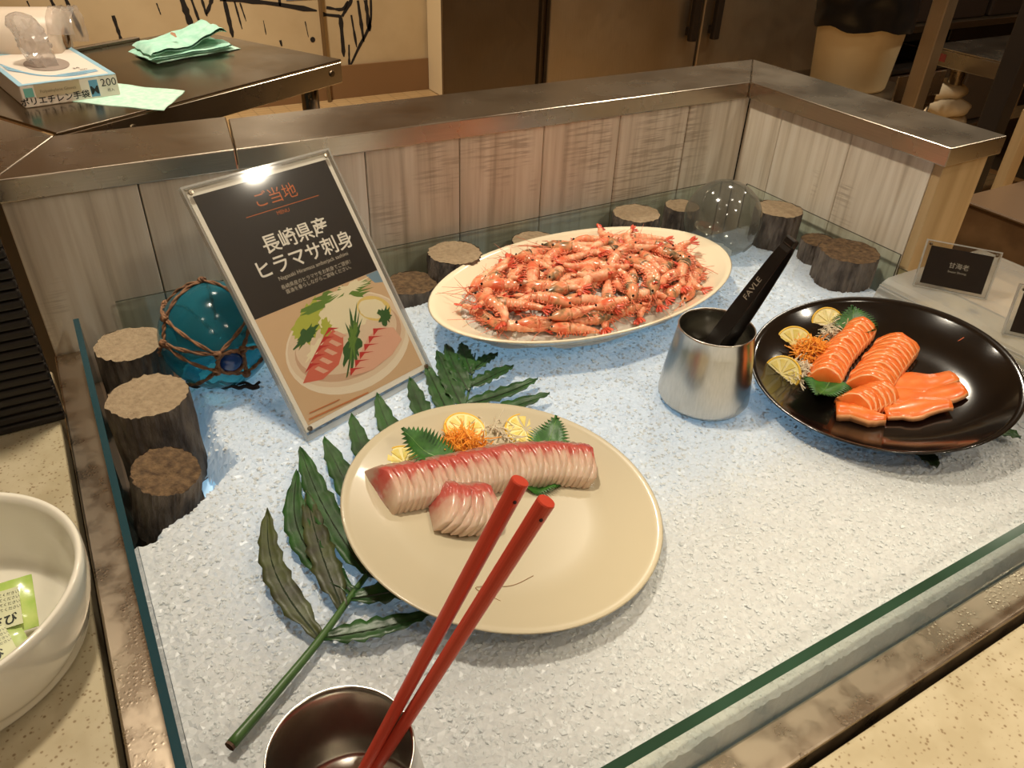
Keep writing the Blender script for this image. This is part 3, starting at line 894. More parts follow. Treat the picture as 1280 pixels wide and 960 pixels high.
prof = [(0, -0.034), (0.070, -0.034), (0.072, -0.039), (0.078, -0.039), (0.081, -0.033), (0.112, -0.0235), (0.140, -0.0085), (0.1525, -0.0008), (0.1545, 0.0008), (0.1528, 0.0016),
        (0.146, -0.0028), (0.132, -0.0120), (0.112, -0.0205), (0.094, -0.0250), (0.075, BZ), (0.03, BZ), (0, BZ)]
tag(ob('black_plate', lathe(prof, 96), M_BLACK, None, MB, smooth=True), 'deep round black lacquer plate of sliced salmon', 'plate')

# ---------------------------------------------------------------- sashimi slices
def slice_mesh(name, L, H, th, mats, lean, seed, edge=None, droop=0.0):
    """one slice: long along local y, thin along x (leaning), arched in z"""
    n = 9
    prof_t, prof_b = [], []
    rnd = random.Random(seed)
    for i in range(n):
        s = i / (n - 1)
        w = (s - 0.02) * L
        top = H * (math.sin(math.pi * min(1, 0.13 + 0.80 * s)) ** 0.8) * (1 + 0.05 * rnd.uniform(-1, 1))
        prof_t.append((w, top)); 
    V, F, S = [], [], []
    for k, off in enumerate((0.0, th)):
        for i, (w, tp) in enumerate(prof_t):
            wob = 0.0006 * rnd.uniform(-1, 1)
            V.append((off + tp * math.tan(lean) + wob, w, tp))
            V.append((off + wob, w, 0.0))
    a = 2 * n
    for i in range(n - 1):
        t0, b0, t1, b1 = 2 * i, 2 * i + 1, 2 * i + 2, 2 * i + 3
        F += [(b0, b1, t1, t0), (a + b0, a + t0, a + t1, a + b1), (t0, t1, a + t1, a + t0), (b1, b0, a + b0, a + b1)]
        S += [0, 0, 0, 0]
    F += [(0, a, a + 1, 1), (2 * n - 2, 2 * n - 1, a + 2 * n - 1, a + 2 * n - 2)]; S += [0, 0]
    v = V
    me = me_from(name, (v, F), mats, False, S)
    bm = bmesh.new(); bm.from_mesh(me)
    bmesh.ops.recalc_face_normals(bm, faces=bm.faces)
    bmesh.ops.bevel(bm, geom=[e for e in bm.edges if e.calc_face_angle(0) > 0.6], offset=th * 0.13, segments=1, affect='EDGES', material=1)
    for f in bm.faces: f.smooth = True
    bm.to_mesh(me); bm.free()
    return me

def row(plateM, z, path, n, L, H, th, lean, mats, name, label, cat, group, slant=0.0, taper=None):
    P = smoothpath([(x, y, 0) for x, y in path], 60)
    d = [0]
    for a, b in zip(P, P[1:]): d.append(d[-1] + (b - a).length)
    variants = [slice_mesh(name, L * s, H * s2, th, mats, lean, k) for k, (s, s2) in enumerate([(1, 1), (0.97, 1.04), (1.03, 0.96), (1.0, 1.02)])]
    for i in range(n):
        q = d[-1] * (i + 0.5) / n
        k = max(j for j in range(len(d)) if d[j] <= q); k = min(k, len(P) - 2)
        p = P[k].lerp(P[k + 1], (q - d[k]) / max(1e-9, d[k + 1] - d[k]))
        tg = (P[k + 1] - P[k]).normalized()
        a = math.atan2(tg.y, tg.x) + slant + random.uniform(-0.012, 0.012)
        sc = 1.0 if taper is None else taper(i / max(1, n - 1))
        M = plateM @ T((p.x, p.y, z + random.uniform(0, 0.0006))) @ RZ(a) @ Matrix.Diagonal((1, sc, sc, 1))
        o = link(name, variants[i % 4], None, M)
        tag(o, label(i, n) if callable(label) else label, cat, group)
ORD = ['first', 'second', 'third', 'fourth', 'fifth', 'sixth', 'seventh', 'eighth', 'ninth', 'tenth', 'eleventh', 'twelfth', 'thirteenth', 'fourteenth', 'fifteenth', 'sixteenth', 'seventeenth', 'eighteenth', 'nineteenth']
def nth(what, a, b, where):
    return lambda i, n: (ORD[i] + ' ' + what + ' from ' + a if i < n - i else ORD[n - 1 - i] + ' ' + what + ' from ' + b) + ' ' + where
row(MW, WZ + 0.0006, [(-0.106, 0.034), (-0.06, 0.0285), (-0.014, 0.0235), (0.0218, 0.0205), (0.0655, 0.0085), (0.094, -0.006)], 35, 0.060, 0.029, 0.0088, 0.40,
    [M_YT, M_YT], 'yellowtail_slice', nth('yellowtail slice', 'the left end', 'the right end', 'of the long row on the cream plate'), 'fish slice', 'long row of yellowtail slices', 0.30)
row(MW, WZ + 0.0030, [(-0.080, 0.002), (-0.056, -0.018), (-0.030, -0.026)], 7, 0.064, 0.024, 0.0090, 0.75,
    [M_YT, M_YT], 'yellowtail_slice', nth('pale yellowtail slice', 'the left', 'the right', 'in the short front bunch on the cream plate'), 'fish slice', 'short bunch of yellowtail slices', 0.42)
SM = [M_SALMON, M_SALMON_E]
row(MB, BZ + 0.0006, [(-0.052, 0.014), (0.0, 0.040), (0.064, 0.061)], 13, 0.042, 0.023, 0.0104, 0.45, SM, 'salmon_slice', nth('salmon slice', 'the front', 'the back', 'of the row nearest the lemons'), 'fish slice', 'salmon row by the lemons', 0.12)
row(MB, BZ + 0.0006, [(-0.022, -0.032), (0.02, -0.014), (0.074, 0.004)], 11, 0.052, 0.023, 0.0104, 0.45, SM, 'salmon_slice', nth('salmon slice', 'the front', 'the back', 'of the middle row on the black plate'), 'fish slice', 'middle salmon row', 0.05)
row(MB, BZ + 0.0006, [(-0.070, -0.040), (-0.05, -0.042), (-0.026, -0.044)], 6, 0.046, 0.020, 0.0092, 0.6, SM, 'salmon_slice', nth('salmon slice', 'the left', 'the right', 'of the short front row on the black plate'), 'fish slice', 'short front salmon row', 0.25)
def flat_slice(plateM, z, a, b, w, th, mats, label, seed, bend=0.004, group=None):
    n = 14
    rnd = random.Random(seed)
    A, B = Vector((*a, 0)), Vector((*b, 0))
    t = (B - A).normalized(); s = Vector((-t.y, t.x, 0)); L = (B - A).length
    V, F, S = [], [], []
    for i in range(n + 1):
        u = i / n
        ww = w * (0.30 + 0.70 * math.sin(math.pi * min(1.0, 0.22 + u * 0.70)) ** 0.8) * (1 + 0.05 * rnd.uniform(-1, 1) + 0.16 * math.sin(u * 9 + seed * 2))
        zz = bend * math.sin(u * 3.4 + seed) * 0.5 + bend * 0.5 + rnd.uniform(0, 0.0005)
        p = t * (u * L - L / 2) + s * (0.06 * L * math.sin(u * 3.0 + seed))
        for k, (sd, h) in enumerate(((-0.5, 0), (-0.40, th * 0.75), (0.0, th * 1.15), (0.43, th * 0.6), (0.5, 0))):
            V.append(tuple(p + s * (sd * ww) + Vector((0, 0, zz * (1 if sd > 0 else 0.5) + h))))
    for i in range(n):
        for k in range(4):
            F.append((i * 5 + k, i * 5 + k + 1, i * 5 + k + 6, i * 5 + k + 5)); S.append(1 if k in (0,) else 0)
        F.append((i * 5 + 4, i * 5, i * 5 + 5, i * 5 + 9)); S.append(0)
    F += [(0, 1, 2, 3, 4), tuple(n * 5 + k for k in (4, 3, 2, 1, 0))]; S += [0, 0]
    mid = (A + B) / 2
    o = ob('salmon_slice', (V, F), mats, None, plateM @ T((mid.x, mid.y, z)), smooth=True, slots=S)
    return tag(o, label, 'fish slice', group)
flat_slice(MB, BZ + 0.0010, (-0.088, -0.014), (-0.050, -0.052), 0.030, 0.010, SM, 'single salmon slice lying flat at the front tip of the rows', 1)
flat_slice(MB, BZ + 0.0008, (-0.004, -0.020), (0.080, -0.042), 0.040, 0.0052, SM, 'loose flat salmon slice furthest right with a pointed tail', 2, 0.006)
flat_slice(MB, BZ + 0.0040, (-0.022, -0.032), (0.062, -0.070), 0.036, 0.0052, SM, 'loose flat salmon slice between two other loose slices', 3, 0.006)
flat_slice(MB, BZ + 0.0034, (-0.040, -0.042), (0.022, -0.085), 0.034, 0.0056, SM, 'loose flat salmon slice nearest the front rim of the black plate', 5, 0.005)

# ---------------------------------------------------------------- garnishes
def lemon(plateM, x, y, z, r, label, tilt=(0, 0), rz=0.0):
    t = thing('lemon_slice', label, 'lemon slice', plateM @ T((x, y, z)) @ RX(tilt[0]) @ RY(tilt[1]) @ RZ(rz))
    h = 0.0045
    ob('rind', lathe([(r * 0.90, 0), (r * 0.97, 0), (r, h * 0.3), (r, h * 0.7), (r * 0.97, h), (r * 0.90, h), (r * 0.90, 0)], 40), M_LEM_R, t, smooth=True)
    ob('pith', lathe([(0, 0.0002), (r * 0.90, 0.0002), (r * 0.90, h - 0.0002), (0, h - 0.0002)], 40), M_LEM_P, t)
    N = 9
    def seg(a0, a1):
        pts = [(0.10 * r * math.cos((a0 + a1) / 2), 0.10 * r * math.sin((a0 + a1) / 2))]
        pts += [(0.80 * r * math.cos(a0 + (a1 - a0) * q), 0.80 * r * math.sin(a0 + (a1 - a0) * q)) for q in (0.08, 0.3, 0.5, 0.7, 0.92)]
        return bevel(prism(pts, h - 0.0006, h + 0.0006), 0.0004, 1)
    for k in range(N):
        ob('segment', seg(2 * math.pi * k / N + 0.06, 2 * math.pi * (k + 1) / N - 0.06), M_LEM_F, t)
    return t
lemon(MW, -0.064, 0.094, WZ + 0.002, 0.024, 'lemon slice under the large shiso leaf on the cream plate', (0.15, 0))
lemon(MW, 0.018, 0.118, WZ + 0.005, 0.024, 'lemon slice behind the carrot shreds on the cream plate', (0.25, 0.05), 0.4)
lemon(MW, 0.082, 0.096, WZ + 0.003, 0.023, 'rightmost lemon slice on the cream plate', (0.22, -0.1), 0.9)
lemon(MB, 0.040, 0.118, BZ + 0.008, 0.022, 'lemon slice furthest from the viewer on the black plate', (0.75, -0.35))
lemon(MB, -0.026, 0.113, BZ + 0.006, 0.0235, 'lemon slice beside the carrot shreds on the black plate', (0.6, -0.5), 0.5)
lemon(MB, -0.084, 0.076, BZ + 0.005, 0.024, 'lemon slice at the left rim of the black plate', (0.45, -0.75), 1.1)

def shreds(plateM, x, y, z, r, h, n, m, name, label, cat, wild=0.25, th=0.0007):
    parts = []
    for k in range(n):
        a = random.uniform(0, 6.283); q = r * math.sqrt(random.random())
        p = Vector((q * math.cos(a), q * math.sin(a), h * (1 - (q / r) ** 2) * random.uniform(0.3, 1) + 0.001))
        d = Vector((random.uniform(-1, 1), random.uniform(-1, 1), random.uniform(-0.4, 0.4))).normalized()
        c = Vector((random.uniform(-1, 1), random.uniform(-1, 1), random.uniform(-0.5, 0.5))) * r * 0.45
        L = r * random.uniform(0.6, 1.1 if random.random() > wild * 0.4 else 2.0)
        pts = [p + d * (u * L) + c * (u * u) for u in (-0.5, -0.2, 0.1, 0.4, 0.6)]
        pts = [Vector((v.x, v.y, max(0.0008, v.z))) for v in pts]
        parts.append(tube(pts, th * random.uniform(0.7, 1.2), 4))
    o = ob(name, join(*parts), m, None, plateM @ T((x, y, z)))
    return tag(o, label, cat, kind='stuff')
shreds(MW, 0.000, 0.090, WZ + 0.003, 0.024, 0.027, 260, M_CARROT, 'carrot_shreds', 'heap of orange carrot shreds on the cream plate', 'carrot', 0.5)
shreds(MW, 0.045, 0.098, WZ + 0.001, 0.034, 0.007, 60, M_DAIKON, 'daikon_shreds', 'white daikon shreds behind the yellowtail row', 'daikon', 0.2)
shreds(MB, -0.020, 0.086, BZ + 0.003, 0.023, 0.022, 220, M_CARROT, 'carrot_shreds', 'heap of orange carrot shreds on the black plate', 'carrot', 0.3)
shreds(MB, 0.034, 0.100, BZ + 0.002, 0.018, 0.018, 130, M_DAIKON, 'daikon_shreds', 'white daikon shreds in front of the far lemon on the black plate', 'daikon', 0.2)
shreds(MB, -0.064, 0.068, BZ + 0.002, 0.020, 0.015, 130, M_DAIKON, 'daikon_shreds', 'white daikon shreds between the salmon and the left lemon', 'daikon', 0.2)

def shiso(plateM, x, y, z, L, W, label, rz=0.0, tilt=(0, 0), curl=0.2):
    t = thing('shiso_leaf', label, 'leaf', plateM @ T((x, y, z)) @ RZ(rz) @ RX(tilt[0]) @ RY(tilt[1]))
    n = 17
    V, F = [], []
    def hw(u): return W * 0.5 * (math.sin(math.pi * u ** 0.75) ** 0.75) * (1 - 0.25 * u) + 0.0004
    for i in range(n * 2 + 1):
        u = i / (n * 2)
        tooth = 1.28 if i % 2 else 0.76
        for k, s in enumerate((-1, -0.5, 0, 0.5, 1)):
            e = tooth if abs(s) == 1 else 1
            wv = hw(u) * s * e
            V.append((wv, u * L + (0.003 if (abs(s) == 1 and i % 2) else 0), curl * W * (s * s) * 0.35 + 0.002 * math.sin(u * 9 + s * 2) + curl * L * 0.5 * (u - 0.4) ** 2 + 0.0015))
    for i in range(n * 2):
        for k in range(4):
            F.append((i * 5 + k, i * 5 + k + 1, i * 5 + k + 6, i * 5 + k + 5))
    o = ob('blade', (V, F), M_SHISO, t, smooth=True)
    so = o.modifiers.new('thickness', 'SOLIDIFY'); so.thickness = 0.0005
    rib = [(0, u * L, V[0][2] * 0 + curl * L * 0.5 * (u - 0.4) ** 2 + 0.002 * math.sin(u * 9) + 0.002) for u in np.linspace(0, 0.97, 12)]
    ob('midrib', tube(rib, [0.0009 * (1 - 0.7 * i / 11) for i in range(12)], 5), mat('leaf rib', srgb(98, 140, 62), 0.45), t)
    return t
shiso(MW, -0.028, 0.062, WZ + 0.012, 0.062, 0.050, 'large green shiso leaf standing at the left of the cream plate', 0.62, (0.30, 0), 0.3)
shiso(MW, 0.072, 0.044, WZ + 0.004, 0.066, 0.040, 'green shiso leaf tucked behind the right end of the yellowtail row', -0.80, (0.10, 0), 0.3)
shiso(MW, 0.035, 0.022, WZ + 0.0012, 0.042, 0.028, 'green shiso leaf edge showing under the front of the yellowtail row', -1.9, (0.0, 0), 0.12)
shiso(MB, 0.040, 0.070, BZ + 0.008, 0.056, 0.050, 'green shiso leaf behind the salmon on the black plate', -0.75, (0.12, 0), 0.35)
shiso(MB, -0.040, 0.034, BZ + 0.002, 0.056, 0.050, 'green shiso leaf in front of the first salmon row on the black plate', 1.95, (0.12, 0), 0.3)
tag(ob('daikon_strand', tube(smoothpath([(0.115, -0.028, -0.0215), (0.108, -0.016, -0.0232), (0.118, -0.008, -0.0215), (0.136, -0.014, -0.0085)], 16), 0.0006, 4), M_SHR_L, None, MB), 'single reddish strand on the bare right side of the black plate', 'strand')
tag(ob('hair_strand', tube(smoothpath([(-0.058, -0.098, -0.0107), (-0.070, -0.075, -0.0125), (-0.040, -0.085, -0.0137), (-0.015, -0.083, -0.0142)], 20), 0.00035, 4), mat('brown strand', srgb(150, 110, 70), 0.5), None, MW), 'thin brown strand at the front left of the cream plate', 'strand')

# ---------------------------------------------------------------- oval platter with shrimps
OPM = T((0.612, 0.805, 0.040)) @ RZ(math.radians(3.9))
A_, B_S = 0.2500, 0.148 / 0.2500
prof = [(0, -0.040), (0.150, -0.040), (0.158, -0.043), (0.166, -0.040), (0.195, -0.028), (0.228, -0.010), (0.247, 0.000), (0.250, 0.002), (0.247, 0.0036), (0.238, 0.0005), (0.215, -0.010), (0.190, -0.022), (0.165, -0.030), (0.12, -0.033), (0, -0.033)]
tag(ob('oval_platter', lathe(prof, 96, B_S), M_PLATTER, None, OPM, smooth=True), 'long ivory oval platter holding the shrimps', 'platter')
def mound(x, y):
    q = math.sqrt((x / 0.216) ** 2 + (y / 0.124) ** 2)
    return -0.018 + 0.025 * max(0.0, 1 - q ** 2.2), q
V, F = [], []
nn = 64; rr = 16
V.append((0, 0, mound(0, 0)[0]))
for j in range(1, rr + 1):
    for k in range(nn):
        a = 2 * math.pi * k / nn; q = j / rr
        px, py = 0.212 * q * math.cos(a), 0.121 * q * math.sin(a)
        V.append((px, py, mound(px, py)[0] - (0.008 if j == rr else 0) + 0.003 * random.uniform(-1, 1)))
F += [(0, 1 + k, 1 + (k + 1) % nn) for k in range(nn)]
for j in range(rr - 1):
    b = 1 + j * nn
    F += [(b + k, b + nn + k, b + nn + (k + 1) % nn, b + (k + 1) % nn) for k in range(nn)]
CH = [(1, 0, 0), (-0.9, 0.2, 0), (0.1, 1, 0.1), (0, -0.9, 0), (0.1, 0, 0.75), (0, 0.1, -0.6)]
CF = [(0, 2, 4), (2, 1, 4), (1, 3, 4), (3, 0, 4), (2, 0, 5), (1, 2, 5), (3, 1, 5), (0, 3, 5)]
for k in range(900):
    a = random.uniform(0, 6.283); q = math.sqrt(random.random()) * 0.98
    px, py = 0.21 * q * math.cos(a), 0.12 * q * math.sin(a)
    hh = mound(px, py)[0]; s = random.uniform(0.003, 0.007); n = len(V)
    R3 = Matrix.Rotation(random.uniform(0, 6), 3, 'Z') @ Matrix.Rotation(random.uniform(-1, 1), 3, 'X')
    V += [tuple(Vector((px, py, hh)) + R3 @ Vector([c * s * random.uniform(0.7, 1.2) for c in p])) for p in CH]
    F += [tuple(i + n for i in f) for f in CF]
tag(ob('platter_ice', (V, F), ice_mat('platter ice', (0.80, 0.74, 0.66, 1), 0.25), None, OPM), 'crushed ice under the shrimps on the oval platter', 'ice', kind='stuff')

def shrimp_proto(bend, headbend, seed):
    """curled shrimp lying on its side, head towards +x; returns part meshes"""
    rnd = random.Random(seed)
    L = 0.082
    N = 40
    pts = []; ang = []
    p = Vector((0, 0, 0)); a = math.pi + headbend
    for i in range(N + 1):
        pts.append(p.copy()); ang.append(a)
        s = i / N
        a += (bend / N) * (2.0 * max(0, s - 0.25) if s > 0.25 else 0.15)
        p = p + Vector((math.cos(a), math.sin(a), 0)) * (L / N)
    c = sum((q for q in pts), Vector()) / len(pts)
    pts = [q - c for q in pts]
    out = []
    # carapace
    hN = 16
    hp = pts[:hN + 1]
    hr = [0.0008 + 0.0096 * (math.sin(math.pi * 0.5 * min(1, (i / hN) * 1.25)) ** 0.9) for i in range(hN + 1)]
    head = tube(hp, hr, 10, 1.0, 0.86, (0, 0, 1))
    tdir = (hp[0] - hp[1]).normalized()
    ro = tube([hp[2], hp[0] + tdir * 0.006, hp[0] + tdir * 0.014], [0.0016, 0.0009, 0.0002], 5)
    out.append(('head', join(head, ro), M_SHR_H))
    # abdomen with six overlapping shell segments
    ap = pts[hN - 2:]
    m = len(ap)
    ar = []
    for i in range(m):
        u = i / (m - 1)
        base = 0.0098 * (1 - 0.60 * u ** 1.3)
        sg = (u * 6) % 1.0
        ar.append(base * (1.09 - 0.21 * sg))
    out.append(('abdomen', tube(ap, ar, 10, 1.0, 0.86, (0, 0, 1)), M_SHR))
    # tail fan
    td = (ap[-1] - ap[-2]).normalized(); sd = Vector((-td.y, td.x, 0))
    fan = []
    for k, q in enumerate((-0.55, -0.2, 0.2, 0.55)):
        d = (td * math.cos(q) + sd * math.sin(q) * 0.8 + Vector((0, 0, 0.25 * math.sin(q * 3)))).normalized()
        b = ap[-1] - td * 0.002
        fan.append(tube([b, b + d * 0.006, b + d * 0.013, b + d * 0.0165], [0.0012, 0.0026, 0.0030, 0.0008], 6, 1.0, 0.28))
    out.append(('tail_fan', join(*fan), M_SHR_R))
    # legs and swimmerets on the inner side
    legs = []
    for i in range(9):
        k = 7 + i * 3
        if k >= len(pts) - 5: break
        tn = (pts[k + 1] - pts[k - 1]).normalized(); inn = Vector((-tn.y, tn.x, 0)) * (1 if bend > 0 else -1)
        for zz in (-0.0022, 0.0022):
            ln = (0.017 if i < 4 else 0.010) * rnd.uniform(0.8, 1.2)
            b = pts[k] + inn * 0.0055 + Vector((0, 0, zz))
            sw = tn * rnd.uniform(-0.9, 0.3)
            legs.append(tube([b, b + (inn + sw * 0.5) * ln * 0.5, b + (inn * 0.55 + sw) * ln], [0.0010, 0.0008, 0.0003] if i < 4 else [0.0013, 0.0014, 0.0004], 4))
    out.append(('legs', join(*legs), M_SHR_L))
    ants = []
    for k in range(4):
        b = hp[1]
        d = (tdir + Vector((rnd.uniform(-0.5, 0.5), rnd.uniform(-0.5, 0.5), rnd.uniform(-0.05, 0.35)))).normalized()
        e = Vector((rnd.uniform(-1, 1), rnd.uniform(-1, 1), -0.25)) * 0.022
        ants.append(tube([b, b + d * 0.012, b + d * 0.024 + e * 0.4, b + d * 0.034 + e], [0.0006, 0.0005, 0.0004, 0.0002], 4))
    out.append(('antennae', join(*ants), M_SHR_L))
    ey = []
    for zz in (-1, 1):
        q = hp[3] + Vector((0, 0, zz * 0.0040)) + tdir * 0.002
        ey.append(('eye', sphere(q, 0.0017, 8, 6), M_EYE))
    return out + ey
PROT = []
BENDS = [0.7, -1.3, 2.2, -2.6, 0.25, 3.0, -0.6]
for k, (bd, hb) in enumerate([(0.7, 0.1), (-1.3, -0.1), (2.2, 0.0), (-2.6, 0.1), (0.25, -0.05), (3.0, 0.1), (-0.6, 0.0)]):
    meshes = []
    for nm, vf, m in shrimp_proto(bd, hb, k):
        me = me_from(nm, vf, m, True)
        bm = bmesh.new(); bm.from_mesh(me); bmesh.ops.recalc_face_normals(bm, faces=bm.faces); bm.to_mesh(me); bm.free()
        meshes.append((nm, me))
    PROT.append(meshes)
spots = []
def candidates(n, lim, mind):
    out = []
    tries = 0
    while len(out) < n and tries < 20000:
        tries += 1
        a = random.uniform(0, 6.283); q = math.sqrt(random.random()) * lim
        x, y = 0.215 * q * math.cos(a), 0.124 * q * math.sin(a)
        if all((x - u) ** 2 + (y - v) ** 2 > mind ** 2 for u, v in out): out.append((x, y))
    return out
S0 = candidates(54, 0.92, 0.0225)
S1 = candidates(46, 0.82, 0.0230)
k = 0
for layer, S in ((0, S0), (1, S1)):
    for (x, y) in S:
        h, q = mound(x, y)
        gx = -(mound(x + 0.004, y)[0] - h) / 0.004; gy = -(mound(x, y + 0.004)[0] - h) / 0.004
        zz = h + 0.007 + layer * 0.0095
        if q > 0.85: zz = max(zz, -0.008)
        M = OPM @ T((x, y, zz)) @ RX(-gy * 0.6) @ RY(gx * 0.6) @ RZ(random.uniform(0, 6.283) if q < 0.72 else math.atan2(x * 0.33, -y) + random.uniform(-0.3, 0.3) + random.choice((0, math.pi))) @ RX(random.choice((0, math.pi)) + random.uniform(-0.35, 0.35)) @ RY(random.uniform(-0.15, 0.15))
        sc = random.uniform(0.85, 1.08)
        sec = ('at the left tip' if x < -0.13 else 'at the right tip' if x > 0.13 else 'along the front edge' if y < -0.05 else 'along the back edge' if y > 0.05 else 'in the left middle' if x < -0.03 else 'in the right middle' if x > 0.05 else 'in the centre')
        pose = 'curled' if abs(BENDS[(k * 3 + layer) % 7]) > 1.5 else 'straight'
        t = thing('shrimp', pose + ' orange-pink shrimp ' + ('on top of the heap ' if layer else 'low in the heap ') + sec + ' of the oval platter', 'shrimp', M @ Matrix.Diagonal((sc, sc, sc, 1)), 'shrimps heaped on the oval platter')
        for nm, me in PROT[(k * 3 + layer) % 7]:
            link(nm, me, t)
        k += 1

# ---------------------------------------------------------------- steel cups, tongs, chopsticks
def cup(x, y, label):
    t = thing('steel_cup', label, 'cup', T((x, y, 0.0)))
    R0, R1, h = 0.0548, 0.0435, 0.1005
    prof = [(0, 0.0), (0.046, 0.0), (0.052, 0.0015), (R0, 0.007), (R0, 0.012), (0.0532, 0.030), (0.0498, 0.055), (0.0462, 0.080), (0.0440, h - 0.003), (0.0446, h - 0.001), (0.0438, h),
            (0.0428, h - 0.0015), (0.0424, h - 0.006), (0.0448, 0.080), (0.0484, 0.055), (0.0518, 0.030), (0.0532, 0.012), (0.050, 0.004), (0, 0.0036)]
    ob('body', lathe(prof, 64), M_CUP, t, smooth=True)
    return t
cup(0.6056, 0.5441, 'wet brushed steel cup holding the black tongs')
cup(0.0520, 0.2656, 'brushed steel cup at the front edge holding red chopsticks')
wl = ob('cup_water', lathe([(0, 0.002), (0.0478, 0.002), (0.0486, 0.0)], 48), mat('dark water', srgb(70, 68, 58), 0.05, coat=1.0), None, T((0.6056, 0.5441, 0.052)), smooth=True)
tag(wl, 'still dark water inside the cup with the tongs', 'water')

def chopstick(top, bot, label, hole):
    t = thing('chopstick', label, 'chopstick', T(bot), 'red serving chopsticks')
    d = Vector(top) - Vector(bot)
    M = frame((0, 0, 0), d.orthogonal(), d.normalized().cross(d.orthogonal()))
    L = d.length
    r0, r1 = 0.0034, 0.0052
    ob('shaft', tube([(0, 0, u * L) for u in (0, 0.02, 0.3, 0.6, 0.9, 0.997, 1.0)], [r0 * 0.8, r0, r0 + (r1 - r0) * 0.3, r0 + (r1 - r0) * 0.6, r1 * 0.96, r1, r1 * 0.93], 20), M_RED, t, M, smooth=False)
    e = (Vector((0, 0, 0.55)) - Vector(top)).normalized()
    dn = d.normalized(); e = (e - dn * e.dot(dn)).normalized()
    s = dn.cross(e)
    pos = d - dn * hole + (e * 0.82 + s * 0.57) * r1 * 0.985
    ob('cord_hole', sphere((0, 0, 0), 0.0011, 10, 6, (1, 1, 1)), mat('hole', srgb(40, 10, 8), 0.6), t, T(pos))
chopstick((0.168, 0.263, 0.27), (0.043, 0.273, 0.012), 'red lacquered chopstick reaching furthest up over the cream plate', 0.011)
chopstick((0.172, 0.243, 0.27), (0.050, 0.273, 0.012), 'red lacquered chopstick leaning lower on the right of its pair', 0.009)

def tongs():
    top, bot = Vector((0.657, 0.513, 0.2095)), Vector((0.578, 0.548, 0.014))
    ax = (top - bot).normalized(); L = (top - bot).length
    e = (Vector((0, 0, 0.55)) - (top + bot) / 2).normalized()
    e = (e - ax * e.dot(ax)).normalized(); s = ax.cross(e)        # s: across the arms as the camera sees them
    w = (s * 0.80 + e * 0.6).normalized(); nrm = ax.cross(w).normalized()
    M = frame(bot, w, ax)                                   # x: blade width, y: along, z: blade normal
    t = thing('tongs', 'black serving tongs standing in the steel cup', 'tongs', M)
    th = 0.0016
    for sgn in (-1, 1):
        V, F = [], []
        n = 18
        for i in range(n + 1):
            u = i / n
            off = sgn * (0.0035 + 0.011 * (1 - u) ** 0.8 - (0.003 if u > 0.93 else 0) * (u - 0.93) / 0.07)
            hw = 0.0078 + 0.0030 * math.sin(math.pi * min(1, u * 1.05)) + (0.002 if u < 0.12 else 0)
            for px, pz in ((-hw, off - th), (hw, off - th), (hw, off), (-hw, off)):
                V.append((px, u * L, pz))
        for i in range(n):
            for k in range(4):
                F.append((i * 4 + k, i * 4 + (k + 1) % 4, i * 4 + 4 + (k + 1) % 4, i * 4 + 4 + k))
        F += [(3, 2, 1, 0), tuple(n * 4 + k for k in range(4))]
        ob('arm', bevel((V, F), 0.0005, 1), M_BLKPL, t)
    ob('end_cap', bevel(box((-0.0078, L - 0.006, -0.0040), (0.0078, L + 0.003, 0.0040)), 0.0018, 2), M_BLKPL, t)
    Mt = Matrix(((0, -1, 0, 0), (1, 0, 0, 0), (0, 0, 1, 0), (0, 0, 0, 1)))
    zf = 0.0035 + 0.011 * (0.30) ** 0.8
    for face, z in ((1, zf + 0.0004),):
        text('FAVLE', 0.0105, mat('grey print', srgb(150, 138, 120), 0.5), t, T((0.0, L * 0.70, z)) @ Matrix.Rotation(-0.053, 4, 'X') @ RZ(math.pi / 2))
    return t
tongs()

# ---------------------------------------------------------------- fern frond
def leaflet(parent, base, tip, w, m, seed, curl=0.004, hook=0.0):
    rnd = random.Random(seed)
    A, B = Vector(base), Vector(tip)
    d = (B - A); L = d.length; d.normalize(); s = Vector((-d.y, d.x, 0)).normalized()
    n = 20
    V, F = [], []
    bow = rnd.uniform(-0.05, 0.05) + hook
    mid = []
    for i in range(n + 1):
        u = i / n
        hw = w * 0.5 * (min(1, 0.35 + u * 3.2) if u < 0.25 else (1 - ((u - 0.25) / 0.75) ** 2.6) ** 0.8 + 0.04)
        hw *= 1 + 0.13 * math.sin(i * 2.2 + seed) + 0.05 * rnd.uniform(-1, 1)
        p = A + d * (L * u) + s * (bow * L * math.sin(math.pi * u))
        zc = curl * math.sin(math.pi * u) + A.z + 0.0015
        mid.append(p + Vector((0, 0, zc - p.z)))
        for k, q in enumerate((-1, -0.5, 0, 0.5, 1)):
            z = zc + 0.0032 * abs(q) ** 1.3 * (1 if abs(q) < 1 else 0.8) + (0.0016 * math.sin(i * 1.7 + k + seed) if abs(q) == 1 else 0.0005 * math.sin(i * 2.9 + k * 2))
            V.append(tuple(p + s * (hw * q) + Vector((0, 0, z - p.z))))
    for i in range(n):
        for k in range(4):
            F.append((i * 5 + k, i * 5 + k + 1, i * 5 + k + 6, i * 5 + k + 5))
    o = ob('leaflet', (V, F), m, parent, smooth=True)
    so = o.modifiers.new('thickness', 'SOLIDIFY'); so.thickness = 0.0006
    ob('vein', tube([q + Vector((0, 0, 0.0006)) for q in mid], [0.0011 * (1 - 0.75 * i / n) for i in range(n + 1)], 5), M_VEIN, o)
fr = thing('fern_frond', 'long green fern frond lying on the ice under the cream plate', 'fern')
